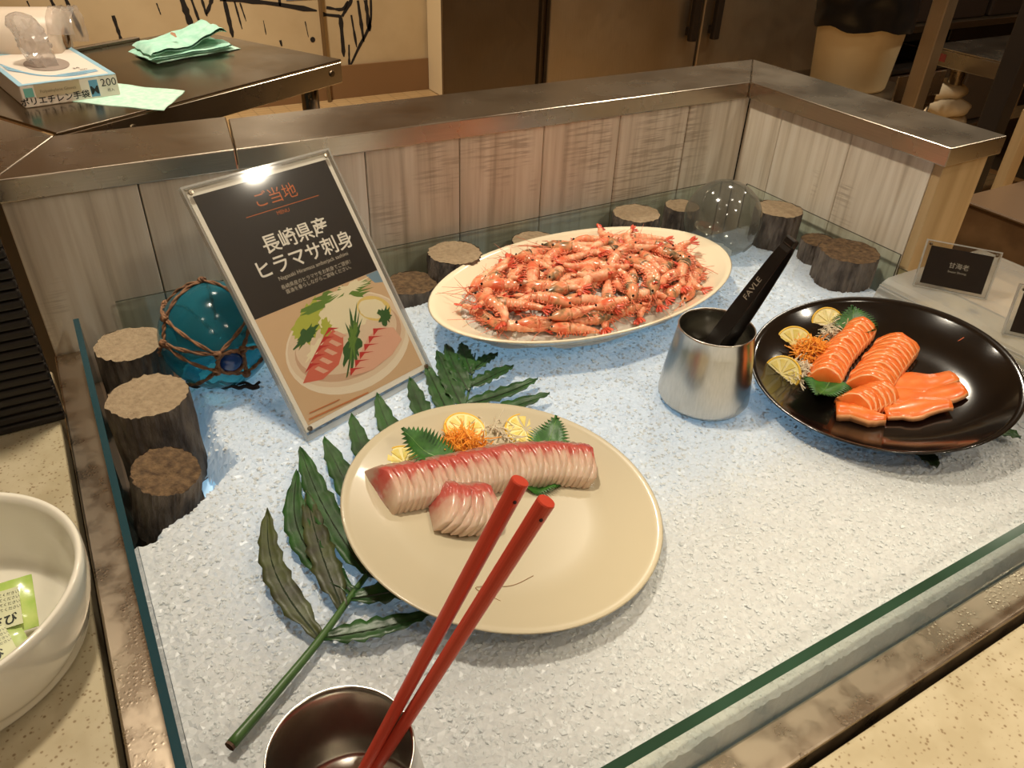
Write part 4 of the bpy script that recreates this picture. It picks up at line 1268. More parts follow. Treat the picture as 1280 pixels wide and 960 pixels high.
stem = smoothpath([(-0.004, 0.364, 0.006), (0.036, 0.390, 0.006), (0.081, 0.420, 0.007), (0.126, 0.457, 0.005), (0.215, 0.530, 0.0), (0.300, 0.612, 0.001), (0.352, 0.678, 0.004), (0.400, 0.752, 0.004)], 50)
ob('stem', tube(stem, [0.0044 - 0.0034 * i / 49 for i in range(50)], 8), M_STEM, fr, smooth=True)
ob('stem_cut', lathe([(0, 0.0005), (0.0040, 0.0002), (0.0043, -0.002)], 8), mat('dry stem end', srgb(84, 60, 44), 0.8), fr, frame(stem[0] - (stem[1] - stem[0]) * 0.1, (0, 0, 1), Vector((0, 0, 1)).cross(stem[0] - stem[1])))
LF = [((0.081, 0.422), (0.085, 0.590), 0.022, 1, 0.05), ((0.108, 0.442), (0.126, 0.596), 0.024, 1, 0.06), ((0.122, 0.453), (0.128, 0.632), 0.024, 0, 0.08), ((0.140, 0.468), (0.142, 0.668), 0.026, 0, 0.06), ((0.165, 0.490), (0.170, 0.672), 0.026, 0, 0.04),
      ((0.205, 0.522), (0.211, 0.698), 0.026, 0, 0.04), ((0.245, 0.556), (0.252, 0.722), 0.026, 0, 0.03), ((0.275, 0.586), (0.300, 0.735), 0.024, 0, 0.04), ((0.305, 0.617), (0.330, 0.752), 0.023, 0, 0.03), ((0.330, 0.648), (0.357, 0.776), 0.022, 0, 0.02), ((0.352, 0.678), (0.374, 0.785), 0.021, 0, 0.02), ((0.372, 0.708), (0.393, 0.778), 0.019, 0, 0.02),
      ((0.084, 0.420), (0.172, 0.400), 0.020, 0, -0.05), ((0.118, 0.448), (0.205, 0.432), 0.022, 0, -0.04), ((0.140, 0.466), (0.235, 0.440), 0.022, 0, -0.04),
      ((0.255, 0.566), (0.375, 0.560), 0.022, 0, -0.03), ((0.285, 0.596), (0.400, 0.592), 0.022, 0, -0.03), ((0.312, 0.626), (0.436, 0.628), 0.022, 0, -0.04), ((0.335, 0.655), (0.440, 0.662), 0.021, 0, -0.04), ((0.355, 0.684), (0.428, 0.700), 0.020, 0, -0.05), ((0.375, 0.714), (0.424, 0.734), 0.017, 0, -0.04)]
for i, (a, b, w, br, hk) in enumerate(LF):
    za = 0.004
    leaflet(fr, (*a, za), (*b, za), w, M_GREEN_B if br else M_GREEN, i, 0.003 if br or i > 8 else 0.001, hk if i < 12 else hk)
fr2 = thing('fern_leaf', 'dark fern leaf poking out from under the black plate', 'fern', T((0.83, 0.37, 0.002)))
ob('stem', tube([(-0.066, -0.012, -0.004), (-0.01, 0.0, -0.006), (0.032, -0.020, -0.003)], 0.0018, 6), M_STEM, fr2)
leaflet(fr2, (-0.066, -0.012, -0.003), (-0.084, -0.052, -0.001), 0.024, M_VEIN, 31, 0.001)
leaflet(fr2, (0.032, -0.020, 0.000), (0.048, -0.066, 0.002), 0.026, M_GREEN, 32, 0.001)

# ---------------------------------------------------------------- acrylic shelf and price cards
def shelf():
    t = thing('acrylic_shelf', 'clear ribbed acrylic shelf with a rounded front at the right of the ice', 'shelf', T((0.955, 0.40, 0.0)))
    V, F = [], []
    prof = [(-0.004, 0.0), (0.0, 0.030), (0.005, 0.046), (0.012, 0.055), (0.022, 0.0595), (0.04, 0.060), (0.24, 0.060)]
    rows = 8
    y0, y1 = -0.18, 0.185
    for k, dz in enumerate((0, -0.003)):
        for (px, pz) in prof:
            V.append((px + (0.003 if dz and pz < 0.058 else 0), y0, max(0, pz + (dz if px > 0.012 else 0)))); V.append((px + (0.003 if dz and pz < 0.058 else 0), y1, max(0, pz + (dz if px > 0.012 else 0))))
    n = len(prof)
    for i in range(n - 1):
        F.append((2 * i, 2 * i + 1, 2 * i + 3, 2 * i + 2))
        F.append((2 * n + 2 * i + 2, 2 * n + 2 * i + 3, 2 * n + 2 * i + 1, 2 * n + 2 * i))
        F.append((2 * i, 2 * i + 2, 2 * n + 2 * i + 2, 2 * n + 2 * i)); F.append((2 * i + 3, 2 * i + 1, 2 * n + 2 * i + 1, 2 * n + 2 * i + 3))
    F.append((0, 2 * n, 2 * n + 1, 1)); F.append((2 * n - 2, 2 * n - 1, 4 * n - 1, 4 * n - 2))
    ob('bent_sheet', (V, F), M_FROST, t, smooth=False)
    for k in range(5):
        ob('rib', tube([(-0.0042 + 0.002 * k, y0 + 0.002, 0.006 + 0.011 * k), (-0.0042 + 0.002 * k, y1 - 0.002, 0.006 + 0.011 * k)], 0.0009, 6), M_ACRYL_EDGE, t)
    ob('edge_bead', tube([(0.008, y0, 0.052), (0.008, y1, 0.052)], 0.0014, 8), M_ACRYL_EDGE, t, smooth=True)
    for (px, py) in ((0.225, -0.15), (0.225, 0.15)):
        ob('foot_post', lathe([(0, -0.029), (0.008, -0.029), (0.008, 0.0565), (0, 0.0565)], 20), M_ACRYL, t, T((px, py, 0.0)), smooth=True)
shelf()
def card(bl, ang, lean, w, h, l1, l2, label, front=True):
    ex = Vector((math.cos(ang), math.sin(ang), 0)); n = Vector((-ex.y, ex.x, 0))
    ey = n * math.cos(lean) + Vector((0, 0, math.sin(lean)))
    t = thing('card_stand', label, 'card stand', frame(bl, ex, ey))
    ob('acrylic_block', bevel(box((0, 0, 0), (w, h, 0.004)), 0.0006, 1), M_ACRYL, t)
    ob('back_block', bevel(box((0, 0, -0.0065), (w, h, -0.0025)), 0.0006, 1), M_ACRYL, t)
    e = 0.0016
    ob('edge_strip', join(box((-e, 0, -0.0065), (0, h, 0.004)), box((w, 0, -0.0065), (w + e, h, 0.004)), box((-e, h, -0.0065), (w + e, h + e, 0.004)), box((-e, -e, -0.0065), (w + e, 0, 0.004))), M_ACRYL_EDGE, t)
    ob('black_card', box((0.006, 0.004, -0.0016), (w - 0.006, h - 0.006, -0.0006)), mat('black card', srgb(34, 24, 16), 0.35), t)
    for cx in (0.004, w - 0.004):
        ob('screw', lathe([(0, 0.0015), (0.002, 0.0013), (0.0022, 0)], 10), mat('screw', srgb(190, 180, 160), 0.25, 1.0), t, T((cx, h - 0.004, 0.004)))
    if l1: text(l1, 0.0085, mat('dim print', srgb(196, 186, 168), 0.4), t, T((w * 0.52, h * 0.55, -0.0004)))
    if l2: text(l2, 0.0042, mat('dim print', srgb(196, 186, 168), 0.4), t, T((w * 0.52, h * 0.42, -0.0004)))
card((0.989, 0.552, 0.0622), math.atan2(-0.073, 0.053), 1.25, 0.090, 0.062, '甘海老', 'Sweet Shrimp', 'small black card reading sweet shrimp in an acrylic stand')
card((0.975, 0.4105, 0.0622), math.atan2(-0.073, 0.053), 1.25, 0.090, 0.062, '', '', 'small black card in an acrylic stand at the right picture edge')

# ---------------------------------------------------------------- white pot with wasabi packets
pot = thing('ceramic_pot', 'white glazed pot holding green wasabi packets on the stone counter', 'pot', T((-0.1830, 0.565, -0.018)))
def potbody():
    R, h = 0.113, 0.080
    n = 80
    prof = [(0, 0.0, 0), (0.088, 0.0, 0), (0.096, 0.002, 0), (0.1035, 0.012, 0), (0.1085, 0.030, 1), (0.1115, 0.045, 1), (0.1128, 0.056, 1), (0.1128, 0.064, 1), (0.1130, 0.073, 0), (0.1138, h - 0.002, 0), (0.1126, h, 0), (0.1090, h - 0.0015, 0), (0.1065, h - 0.008, 0), (0.1040, 0.050, 0), (0.099, 0.020, 0), (0.090, 0.006, 0), (0, 0.005, 0)]
    V, F = [], []
    for r, z, w in prof:
        for k in range(n):
            a = 2 * math.pi * k / n
            sw = 0.034 + 0.018 * math.sin(3 * a + 1.1)
            bul = 0.0022 / (1 + ((z - sw) / 0.004) ** 2) if (w or 0.005 < z < 0.075) and r > 0.1 and w else 0
            V.append(((r + bul) * math.cos(a), (r + bul) * math.sin(a), z))
    for i in range(len(prof) - 1):
        for k in range(n):
            q = (k + 1) % n
            F.append((i * n + k, i * n + q, (i + 1) * n + q, (i + 1) * n + k))
    bm = None
    return V, F
def fine_pot():
    # finer side so the swooping relief line shows
    base = [(0, 0.0), (0.088, 0.0), (0.096, 0.002)] + [(0.1035 + 0.0098 * math.sin(math.pi / 2 * (z - 0.008) / 0.066), z) for z in np.linspace(0.008, 0.074, 30)] + [(0.1138, 0.078), (0.1126, 0.080), (0.1090, 0.0785), (0.1065, 0.072), (0.1040, 0.050), (0.099, 0.020), (0.090, 0.006), (0, 0.005)]
    n = 120
    V, F = [], []
    for i, (r, z) in enumerate(base):
        for k in range(n):
            a = 2 * math.pi * k / n
            b = 0
            if 3 <= i < 33:
                sw = 0.040 + 0.020 * math.sin(2 * a + 0.4)
                b = 0.0028 / (1 + math.exp((sw - z) / 0.0016)) - 0.0014
            V.append(((r + b) * math.cos(a), (r + b) * math.sin(a), z))
    for i in range(len(base) - 1):
        for k in range(n):
            q = (k + 1) % n
            F.append((i * n + k, i * n + q, (i + 1) * n + q, (i + 1) * n + k))
    return V, F
ob('pot_body', fine_pot(), M_POT, pot, smooth=True)
def packet(x, y, z, rz, tilt, body, label, green=True, flip=False):
    M = T((-0.1830 + x, 0.565 + y, -0.018 + z)) @ RZ(rz) @ RX(tilt[0]) @ RY(tilt[1])
    t = thing('wasabi_packet', label, 'packet', M)
    w, h = 0.060, 0.046
    n, m = 14, 10
    V, F = [], []
    for s in (1, -1):
        for i in range(n + 1):
            for j in range(m + 1):
                u, v = i / n, j / m
                e = min(u, 1 - u) * w; g = min(v, 1 - v) * h
                puff = 0.0036 * min(1, max(0, e - 0.004) / 0.012) ** 0.6 * min(1, max(0, g - 0.004) / 0.012) ** 0.6
                V.append((u * w - w / 2, v * h - h / 2, s * (puff + 0.0003) + 0.0007 * nz(u * 6 + rz, v * 6, s)))
    b = (n + 1) * (m + 1)
    for q in (0, b):
        for i in range(n):
            for j in range(m):
                F.append((q + i * (m + 1) + j, q + (i + 1) * (m + 1) + j, q + (i + 1) * (m + 1) + j + 1, q + i * (m + 1) + j + 1))
    ob('sachet', (V, F), mat('green sachet', srgb(150, 186, 80), 0.2, coat=0.6, var=(40, srgb(190, 206, 120))) if green else mat('pale sachet', srgb(196, 204, 150), 0.2, coat=0.6, var=(30, srgb(160, 190, 90))), t, smooth=True)
    MK = mat('packet ink', srgb(26, 34, 20), 0.4)
    ob('label_patch', box((-w * 0.42, -h * 0.40, 0.0044), (w * 0.34, h * 0.30, 0.0047)), mat('packet label', srgb(206, 208, 170), 0.3), t)
    text(body, 0.0095, MK, t, T((-0.002, -0.0125, 0.0049)), bold=0.0003)
    for k in range(4):
        text('本品は冷蔵庫で保存してください', 0.0030, MK, t, T((-0.002, 0.0095 - k * 0.0042, 0.0049)))
    return t
packet(0.040, -0.012, 0.046, -0.05, (0.40, 0.0), '生わさび', 'printed wasabi packet leaning upright in the white pot')
packet(0.030, -0.046, 0.040, 0.25, (0.12, 0.05), 'わさび', 'wasabi packet lying flat at the front of the white pot', False)
packet(-0.006, 0.016, 0.038, 0.9, (0.3, 0.2), 'わさび', 'bright green wasabi packet at the back of the white pot')
packet(-0.015, -0.030, 0.022, -0.4, (0.1, -0.1), 'わさび', 'wasabi packet buried deepest in the white pot')

# ---------------------------------------------------------------- black slatted screen at the left
scn = thing('slatted_screen', 'black slatted screen standing on the stone counter at the left', 'screen', T((-0.2, 0.874, -0.018)))
z = 0.0
for k in range(30):
    ob('slat', bevel(box((-0.30, -0.004, z + 0.0008), (0.126, 0.004, z + 0.0108)), 0.0028, 2), mat('black slat', srgb(26, 20, 16), 0.45), scn)
    z += 0.0114
ob('backing', box((-0.30, 0.0045, 0), (0.126, 0.0075, z)), M_DARK, scn)
for xx in (-0.27, 0.10):
    ob('stay', box((xx, 0.008, 0), (xx + 0.012, 0.03, z)), M_DARK, scn)

# ------------------------------------------------------------------ kitchen behind the partition
th29 = math.radians(28.5)
TM = T((0.003, 1.172, 0)) @ RZ(th29)          # prep table frame: x along its front edge, y towards the back
tb = thing('prep_table', 'stainless steel prep table behind the ledge with green cloths on it', 'table', TM @ T((0, 0, FLOOR_Z)))
It = T((0, 0, -FLOOR_Z))
TZ = LZ
ob('table_top', bevel(box((0.0, 0.0, TZ - 0.004), (0.548, 0.40, TZ)), 0.0015), M_STEEL_T, tb, It)
ob('apron', bevel(box((0.001, 0.0, TZ - 0.040), (0.547, 0.012, TZ - 0.0045)), 0.001, 1), M_STEEL, tb, It)
ob('apron', bevel(box((0.535, 0.0125, TZ - 0.040), (0.547, 0.399, TZ - 0.0045)), 0.001, 1), M_STEEL_Y, tb, It)
ob('upstand', bevel(box((0.0, 0.385, TZ + 0.0002), (0.42, 0.398, TZ + 0.006)), 0.001, 1), M_STEEL, tb, It)
for px, py in ((0.505, 0.045), (0.505, 0.36), (0.04, 0.36), (0.04, 0.045)):
    ob('leg', lathe([(0.0, FLOOR_Z), (0.016, FLOOR_Z), (0.016, TZ - 0.041), (0, TZ - 0.041)], 20), M_STEEL, tb, It @ T((px, py, 0)), smooth=True)
for px in (0.11, 0.52):
    b = ob('bolt', lathe([(0, 0.003), (0.005, 0.0025), (0.006, 0.0)], 16), M_STEEL_DARK, tb, It @ T((px, 0.0, TZ - 0.020)) @ RX(math.pi / 2))
ob('lower_shelf', box((0.02, 0.02, -0.25), (0.53, 0.38, -0.235)), M_STEEL_DARK, tb, It)
tag(ob('blue_tray', bevel(box((0, 0, 0), (0.30, 0.22, 0.05)), 0.004), mat('blue plastic', srgb(96, 150, 186), 0.4), None, TM @ T((0.16, 0.06, -0.2345))), 'blue plastic tray on the lower shelf of the prep table', 'tray')

# glove box, from its front left corner on the table
GB = T((-0.025, 1.306, TZ + 0.0002)) @ RZ(math.radians(11))
gb = thing('glove_box', 'white and blue box of disposable plastic gloves on the prep table', 'box', GB)
gw, gd, gh = 0.130, 0.215, 0.030
M_BOX = mat('white card', srgb(226, 214, 200), 0.5)
ob('carton', bevel(box((0, 0, 0), (gw, gd, gh)), 0.0012, 1), M_BOX, gb)
M_BLU = mat('pale blue print', srgb(150, 190, 208), 0.5); M_BLU2 = mat('blue print', srgb(96, 150, 184), 0.5)
e = 0.0003
ob('print_band', join(box((0, 0, gh), (gw, 0.009, gh + e)), box((0, gd - 0.009, gh), (gw, gd, gh + e)), box((0, 0.009, gh), (0.007, gd - 0.009, gh + e)), box((gw - 0.007, 0.009, gh), (gw, gd - 0.009, gh + e))), M_BLU, gb)
for k in range(5):
    L = smoothpath([(0.010, 0.15 - k * 0.012, 0), (0.030 + k * 0.004, 0.060 - k * 0.005, 0), (0.070, 0.022 + k * 0.004, 0), (0.115, 0.030 + k * 0.003, 0)], 16)
    v = []
    for i, p in enumerate(L):
        t_ = (L[min(i + 1, 15)] - L[max(i - 1, 0)]).normalized(); s_ = Vector((-t_.y, t_.x, 0)) * (0.0022 if k % 2 else 0.0012)
        v += [tuple(p + s_ + Vector((0, 0, gh + 0.0004 + k * 0.00003))), tuple(p - s_ + Vector((0, 0, gh + 0.0004 + k * 0.00003)))]
    ob('print_swirl', (v, [(2 * i, 2 * i + 1, 2 * i + 3, 2 * i + 2) for i in range(15)]), M_BLU if k % 2 else M_BLU2, gb)
ob('opening', ([(0.066 + 0.030 * math.cos(a), 0.112 + 0.048 * math.sin(a), gh + 0.0006) for a in np.linspace(0, 6.1, 24)], [tuple(range(24))]), mat('box opening', srgb(150, 134, 122), 0.7), gb)
ob('print_badge', box((0.004, -e, 0.014), (0.016, 0, 0.026)), mat('teal print', srgb(110, 176, 166), 0.5), gb)
ob('print_strip', box((0.018, -e, 0.012), (0.078, 0, 0.029)), mat('grey beige print', srgb(190, 172, 140), 0.5), gb)
ob('print_badge', box((0.090, -e, 0.003), (0.102, 0, 0.026)), M_BLU2, gb)
MK = mat('box ink', srgb(34, 30, 30), 0.5)
F_ = RX(math.pi / 2)
text('ポリエチレン手袋', 0.0115, MK, gb, T((0.042, -0.0006, 0.0075)) @ F_, bold=0.0002)
text('Polyethylene Gloves', 0.0058, mat('olive print', srgb(120, 110, 84), 0.5), gb, T((0.048, -0.0006, 0.0195)) @ F_)
text('M', 0.016, MK, gb, T((0.096, -0.0006, 0.0115)) @ F_, bold=0.0003)
text('200', 0.0150, MK, gb, T((0.117, -0.0006, 0.020)) @ F_)
text('枚入', 0.005, MK, gb, T((0.118, -0.0006, 0.009)) @ F_)
text('M', 0.012, MK, gb, T((0.094, 0.062, gh + 0.0008)) @ RZ(0.2))
text('200', 0.008, MK, gb, T((0.100, 0.050, gh + 0.0008)) @ RZ(0.2))
# crumpled glove pulled out of the box
V, F = [], []
n, m = 26, 22
for j in range(m + 1):
    u = j / m
    for k in range(n):
        a = 2 * math.pi * k / n
        r = (0.020 - 0.004 * u + 0.006 * math.sin(math.pi * u)) * (1 if u < 0.93 else (1 - u) / 0.07 + 0.02)
        r *= 1 + 0.30 * nz(math.cos(a) * 1.6, math.sin(a) * 1.6, u * 3) + 0.22 * nz(math.cos(a) * 5, math.sin(a) * 5, u * 7)
        V.append((r * math.cos(a) * 0.9 - 0.018 * u, r * math.sin(a) * 1.1 + 0.012 * u, u * 0.072))
for j in range(m):
    for k in range(n):
        q = (k + 1) % n
        F.append((j * n + k, j * n + q, (j + 1) * n + q, (j + 1) * n + k))
g = ob('plastic_glove', (V, F), M_FILM, None, GB @ T((0.066, 0.112, gh + 0.0012)))
tag(g, 'crumpled clear plastic glove pulled up out of its box', 'glove')

# green cloths
M_CLOTH = mat('mint cloth', srgb(196, 238, 218), 0.85, var=(90, srgb(166, 224, 200)), bump=(400, 0.5, 0.001))
M_CLOTH_W = mat('pale mint cloth', srgb(206, 232, 214), 0.85, var=(120, srgb(176, 218, 196)), bump=(400, 0.6, 0.001))
def sheet(fn, n, m, th):
    V, F = [], []
    for i in range(n + 1):
        for j in range(m + 1):
            V.append(fn(i / n, j / m))
    for i in range(n):
        for j in range(m):
            F.append((i * (m + 1) + j, (i + 1) * (m + 1) + j, (i + 1) * (m + 1) + j + 1, i * (m + 1) + j + 1))
    return V, F
CL = [(0.020, 1.330), (0.145, 1.222), (0.192, 1.318), (0.095, 1.408)]
def cl(u, v):
    a = Vector(CL[0]).lerp(Vector(CL[1]), u); b = Vector(CL[3]).lerp(Vector(CL[2]), u); p = a.lerp(b, v)
    return (p.x + 0.004 * nz(u * 3, v * 3), p.y + 0.004 * nz(u * 3, v * 3, 5), 0.0009 * (0.5 + 0.5 * nz(u * 5, v * 5, 2)))
o = ob('flat_cloth', sheet(cl, 24, 20, 0), M_CLOTH_W, None, T((0, 0, TZ + 0.0004)), smooth=True)
o.modifiers.new('thickness', 'SOLIDIFY').thickness = -0.0008
# lies under the box corner, so the box is a little raised there in truth; keep the sheet thin
tag(o, 'pale mint cloth lying flat beside the glove box', 'cloth')
fc = thing('folded_cloth', 'rumpled folded mint green cloth at the back of the prep table', 'cloth', T((0.235, 1.575, TZ + 0.0006)) @ RZ(math.radians(24)))
W_, D_ = 0.165, 0.085
def fold(zb, zt, x0, x1, skew, amp, seed):
    V, F = [], []
    n, m = 22, 14
    for s in (0, 1):
        for i in range(n + 1):
            for j in range(m + 1):
                u, v = i / n, j / m
                x = (x0 + (x1 - x0) * u) + skew * v; y = (v - 0.5) * D_
                wave = amp * (nz(u * 3.0 + seed, v * 2.5, seed) + 0.5 * nz(u * 7, v * 6, seed)) + amp * 0.9 * math.sin(u * 4.2 + seed)
                ed = min(u, 1 - u, v * 0.7 + 0.02, (1 - v) * 0.7 + 0.02)
                puff = min(1, ed * 9) ** 0.5
                z = zb + (wave + amp) * (0.4 + 0.6 * u) + (zt * puff if s else 0)
                V.append((x + 0.004 * nz(u * 4, v * 4, seed + 3), y + 0.005 * nz(u * 3, v * 3, seed), max(0.0, z)))
    b = (n + 1) * (m + 1)
    for q in (0, b):
        for i in range(n):
            for j in range(m):
                F.append((q + i * (m + 1) + j, q + (i + 1) * (m + 1) + j, q + (i + 1) * (m + 1) + j + 1, q + i * (m + 1) + j + 1))
    return V, F
ob('fold', fold(0.0, 0.003, -0.075, 0.098, 0.01, 0.0016, 1), M_CLOTH_W, fc, smooth=True)
ob('fold', fold(0.005, 0.007, -0.086, 0.084, 0.012, 0.004, 2), M_CLOTH, fc, smooth=True)
ob('fold', fold(0.014, 0.010, -0.084, 0.074, 0.02, 0.0095, 4), M_CLOTH, fc, smooth=True)
ob('stain', ([(0.004 * math.cos(a) * (1 + 0.4 * math.sin(3 * a)), 0.007 * math.sin(a), 0) for a in np.linspace(0, 6, 12)], [tuple(range(12))]), mat('brown stain', srgb(176, 128, 96), 0.8), fc, T((-0.025, -0.030, 0.0385)) @ RX(0.5))

# roll of white film at the left back of the table
d0 = Vector((-0.16, 1.60, TZ + 0.046)); d1 = Vector((0.060, 1.535, TZ + 0.046))
ax = (d1 - d0).normalized()
rl = thing('film_roll', 'fat roll of white plastic film lying behind the glove box', 'roll', frame(d0, ax, Vector((0, 0, 1))))
ob('film', tube([(u * (d1 - d0).length, 0, 0) for u in (0, 0.02, 0.5, 0.96, 0.985)], [0.040, 0.045, 0.0455, 0.045, 0.043], 40), mat('white film', srgb(226, 208, 188), 0.35, coat=0.3, bump=(30, 0.2, 0.003)), rl, smooth=True)
ob('core', lathe([(0.012, 0.0), (0.016, 0.0), (0.016, 0.004), (0.012, 0.004)], 24), mat('card core', srgb(150, 120, 88), 0.8), rl, T(((d1 - d0).length * 0.986, 0, 0)) @ RY(math.pi / 2))
V, F = [], []
for i in range(15):
    for k in range(17):
        a = -1.9 + k * 0.2
        V.append(((d1 - d0).length * (0.93 + 0.012 * i) + 0.004 * nz(k * 0.5, i * 0.3), (0.046 + 0.004 * nz(k * 0.7, i * 0.6, 3)) * math.cos(a), (0.046 + 0.004 * nz(k * 0.7, i * 0.6, 8)) * math.sin(a)))
for i in range(14):
    for k in range(16):
        F.append((i * 17 + k, i * 17 + 17 + k, i * 17 + 18 + k, i * 17 + k + 1))
ob('loose_film', (V, F), M_FILM, rl, smooth=True)
# low brown tray behind the table's far edge
tr = thing('brown_tray', 'low brown tray on the shelf behind the prep table', 'tray', TM @ T((0.175, 0.42, TZ - 0.03)))
ob('tray_wall', join(box((0, 0, 0), (0.13, 0.004, 0.055)), box((0, 0.086, 0), (0.13, 0.09, 0.055)), box((0, 0.004, 0), (0.004, 0.086, 0.055)), box((0.126, 0.004, 0), (0.13, 0.086, 0.055))), mat('brown plastic', srgb(104, 80, 56), 0.4), tr)
ob('tray_bottom', box((0.004, 0.004, 0), (0.126, 0.086, 0.004)), mat('brown plastic', srgb(104, 80, 56), 0.4), tr)
bs = thing('back_shelf', 'narrow brown shelf unit behind the prep table', 'shelf', TM @ T((-0.1, 0.405, FLOOR_Z)))
ob('shelf_top', bevel(box((0, 0, -FLOOR_Z + TZ - 0.055), (0.44, 0.16, -FLOOR_Z + TZ - 0.032)), 0.002, 1), mat('brown wood', srgb(120, 92, 62), 0.5), bs)
ob('shelf_side', box((0, 0.004, 0), (0.02, 0.156, -FLOOR_Z + TZ - 0.056)), mat('brown wood', srgb(120, 92, 62), 0.5), bs)
ob('shelf_side', box((0.42, 0.004, 0), (0.44, 0.156, -FLOOR_Z + TZ - 0.056)), mat('brown wood', srgb(120, 92, 62), 0.5), bs)
pp = ob('pipe', lathe([(0.0, FLOOR_Z), (0.012, FLOOR_Z), (0.012, CEIL_Z), (0.0, CEIL_Z)], 16), mat('grey pipe', srgb(150, 132, 108), 0.4), None, T((1.585, 4.99, 0)), smooth=True)
tag(pp, 'thin grey vertical pipe in front of the mural', 'pipe')

# refrigerator
fg = thing('refrigerator', 'tall stainless steel refrigerator with two doors and bar handles', 'refrigerator', T((2.4, 2.6, FLOOR_Z)))
If = T((-2.4, -2.6, -FLOOR_Z))
ob('cabinet', box((1.665, 2.63, FLOOR_Z), (3.165, 3.35, 1.25)), M_STEEL_DARK, fg, If)
for a, b in ((1.682, 2.413), (2.425, 3.158)):
    dd = ob('door', bevel(box((a, 2.6, FLOOR_Z + 0.14), (b, 2.628, 1.23)), 0.006), M_STEEL_DOOR, fg, If)
    hx = b - 0.06 if a < 2 else a + 0.05
    ob('handle', join(bevel(box((hx - 0.018, 2.555, -0.09), (hx + 0.018, 2.58, 0.42)), 0.006), box((hx - 0.012, 2.58, -0.07), (hx + 0.012, 2.6, -0.04)), box((hx - 0.012, 2.58, 0.37), (hx + 0.012, 2.6, 0.40))), mat('dark handle', srgb(52, 42, 34), 0.3, 0.6), dd)
ob('plinth', box((1.70, 2.635, FLOOR_Z), (3.13, 2.66, FLOOR_Z + 0.13)), M_DARK, fg, If)
sp = thing('steel_cabinet', 'dark steel cabinet side left of the refrigerator', 'cabinet', T((1.45, 2.6, FLOOR_Z)))
ob('side_panel', bevel(box((1.25, 2.60, FLOOR_Z), (1.632, 2.62, 1.2)), 0.002, 1), M_STEEL_DARK, sp, T((-1.45, -2.6, -FLOOR_Z)))
ob('carcass', box((1.34, 2.6205, FLOOR_Z), (1.632, 2.75, 1.19)), M_DARK, sp, T((-1.45, -2.6, -FLOOR_Z)))

# waste bin on a low steel cart
ct = thing('steel_cart', 'low steel cart under the white bin', 'cart', T((2.82, 2.14, FLOOR_Z)))
ob('deck', bevel(box((-0.28, -0.26, 0.615), (0.22, 0.24, 0.65)), 0.003, 1), M_STEEL_DARK, ct)
for px, py in ((-0.26, -0.24), (0.2, -0.24), (-0.26, 0.22), (0.2, 0.22)):
    ob('leg', lathe([(0, 0), (0.015, 0), (0.015, 0.615), (0, 0.615)], 12), M_STEEL_DARK, ct, T((px, py, 0)), smooth=True)
ob('side_rail', bevel(box((-0.06, -0.27, 0.6505), (0.22, -0.262, 0.74)), 0.001, 1), M_STEEL, ct)
wb = thing('waste_bin', 'round cream bin lined with a black bag behind the ledge', 'bin', T((2.80, 2.12, FLOOR_Z + 0.651)) @ Matrix.Diagonal((0.84, 0.84, 0.92, 1)))
V = lathe([(0, 0), (0.165, 0), (0.172, 0.01), (0.205, 0.36), (0.212, 0.37), (0.205, 0.372), (0.195, 0.36), (0.16, 0.02), (0, 0.02)], 40)
ob('bucket', V, mat('cream plastic', srgb(214, 192, 150), 0.45), wb, smooth=True)
n, m = 48, 12
V, F = [], []
for j in range(m + 1):
    u = j / m
    for k in range(n):
        a = 2 * math.pi * k / n
        r = (0.216 + 0.010 * nz(math.cos(a) * 3, math.sin(a) * 3, u * 4)) if u < 0.7 else 0.216 - (u - 0.7) * 0.35
        z = 0.24 + 0.05 * nz(math.cos(a) * 1.5, math.sin(a) * 1.5, 2) * (1 - u) + u * 0.20 - (0.03 * (u - 0.7) if u > 0.7 else 0)
        V.append((r * math.cos(a), r * math.sin(a), z))
for j in range(m):
    for k in range(n):
        q = (k + 1) % n
        F.append((j * n + k, j * n + q, (j + 1) * n + q, (j + 1) * n + k))
ob('bag', (V, F), mat('black bag', srgb(14, 11, 10), 0.3), wb, smooth=True)

# steel table at the right back
st = thing('steel_table', 'stainless steel table at the right back of the kitchen', 'table', T((3.6, 1.6, FLOOR_Z)))
Is = T((-3.6, -1.6, -FLOOR_Z))
ob('table_top', bevel(box((3.10, 1.15, -0.056), (4.3, 2.02, -0.050)), 0.001, 1), M_STEEL, st, Is)
ob('apron', bevel(box((3.10, 1.15, -0.115), (3.115, 2.02, -0.0565)), 0.002, 1), M_STEEL_Y, st, Is)
ob('apron', bevel(box((3.116, 2.005, -0.115), (4.3, 2.02, -0.0565)), 0.002, 1), M_STEEL, st, Is)
ob('brand_sticker', box((3.0992, 1.93, -0.098), (3.0999, 2.0, -0.070)), mat('red sticker', srgb(120, 50, 36), 0.5), st, Is)
for px, py in ((3.20, 1.92), (3.20, 1.24), (4.2, 1.92), (4.2, 1.24)):
    ob('leg', lathe([(0, FLOOR_Z), (0.03, FLOOR_Z), (0.03, -0.116), (0, -0.116)], 16), M_STEEL, st, Is @ T((px, py, 0)), smooth=True)
ob('lower_shelf', box((3.12, 1.2, -0.44), (4.25, 2.0, -0.425)), M_STEEL_DARK, st, Is)
wc_ = thing('cloth_bundle', 'bundle of white cloths on the lower shelf of the steel table', 'cloth', T((3.20, 1.93, -0.4245)))
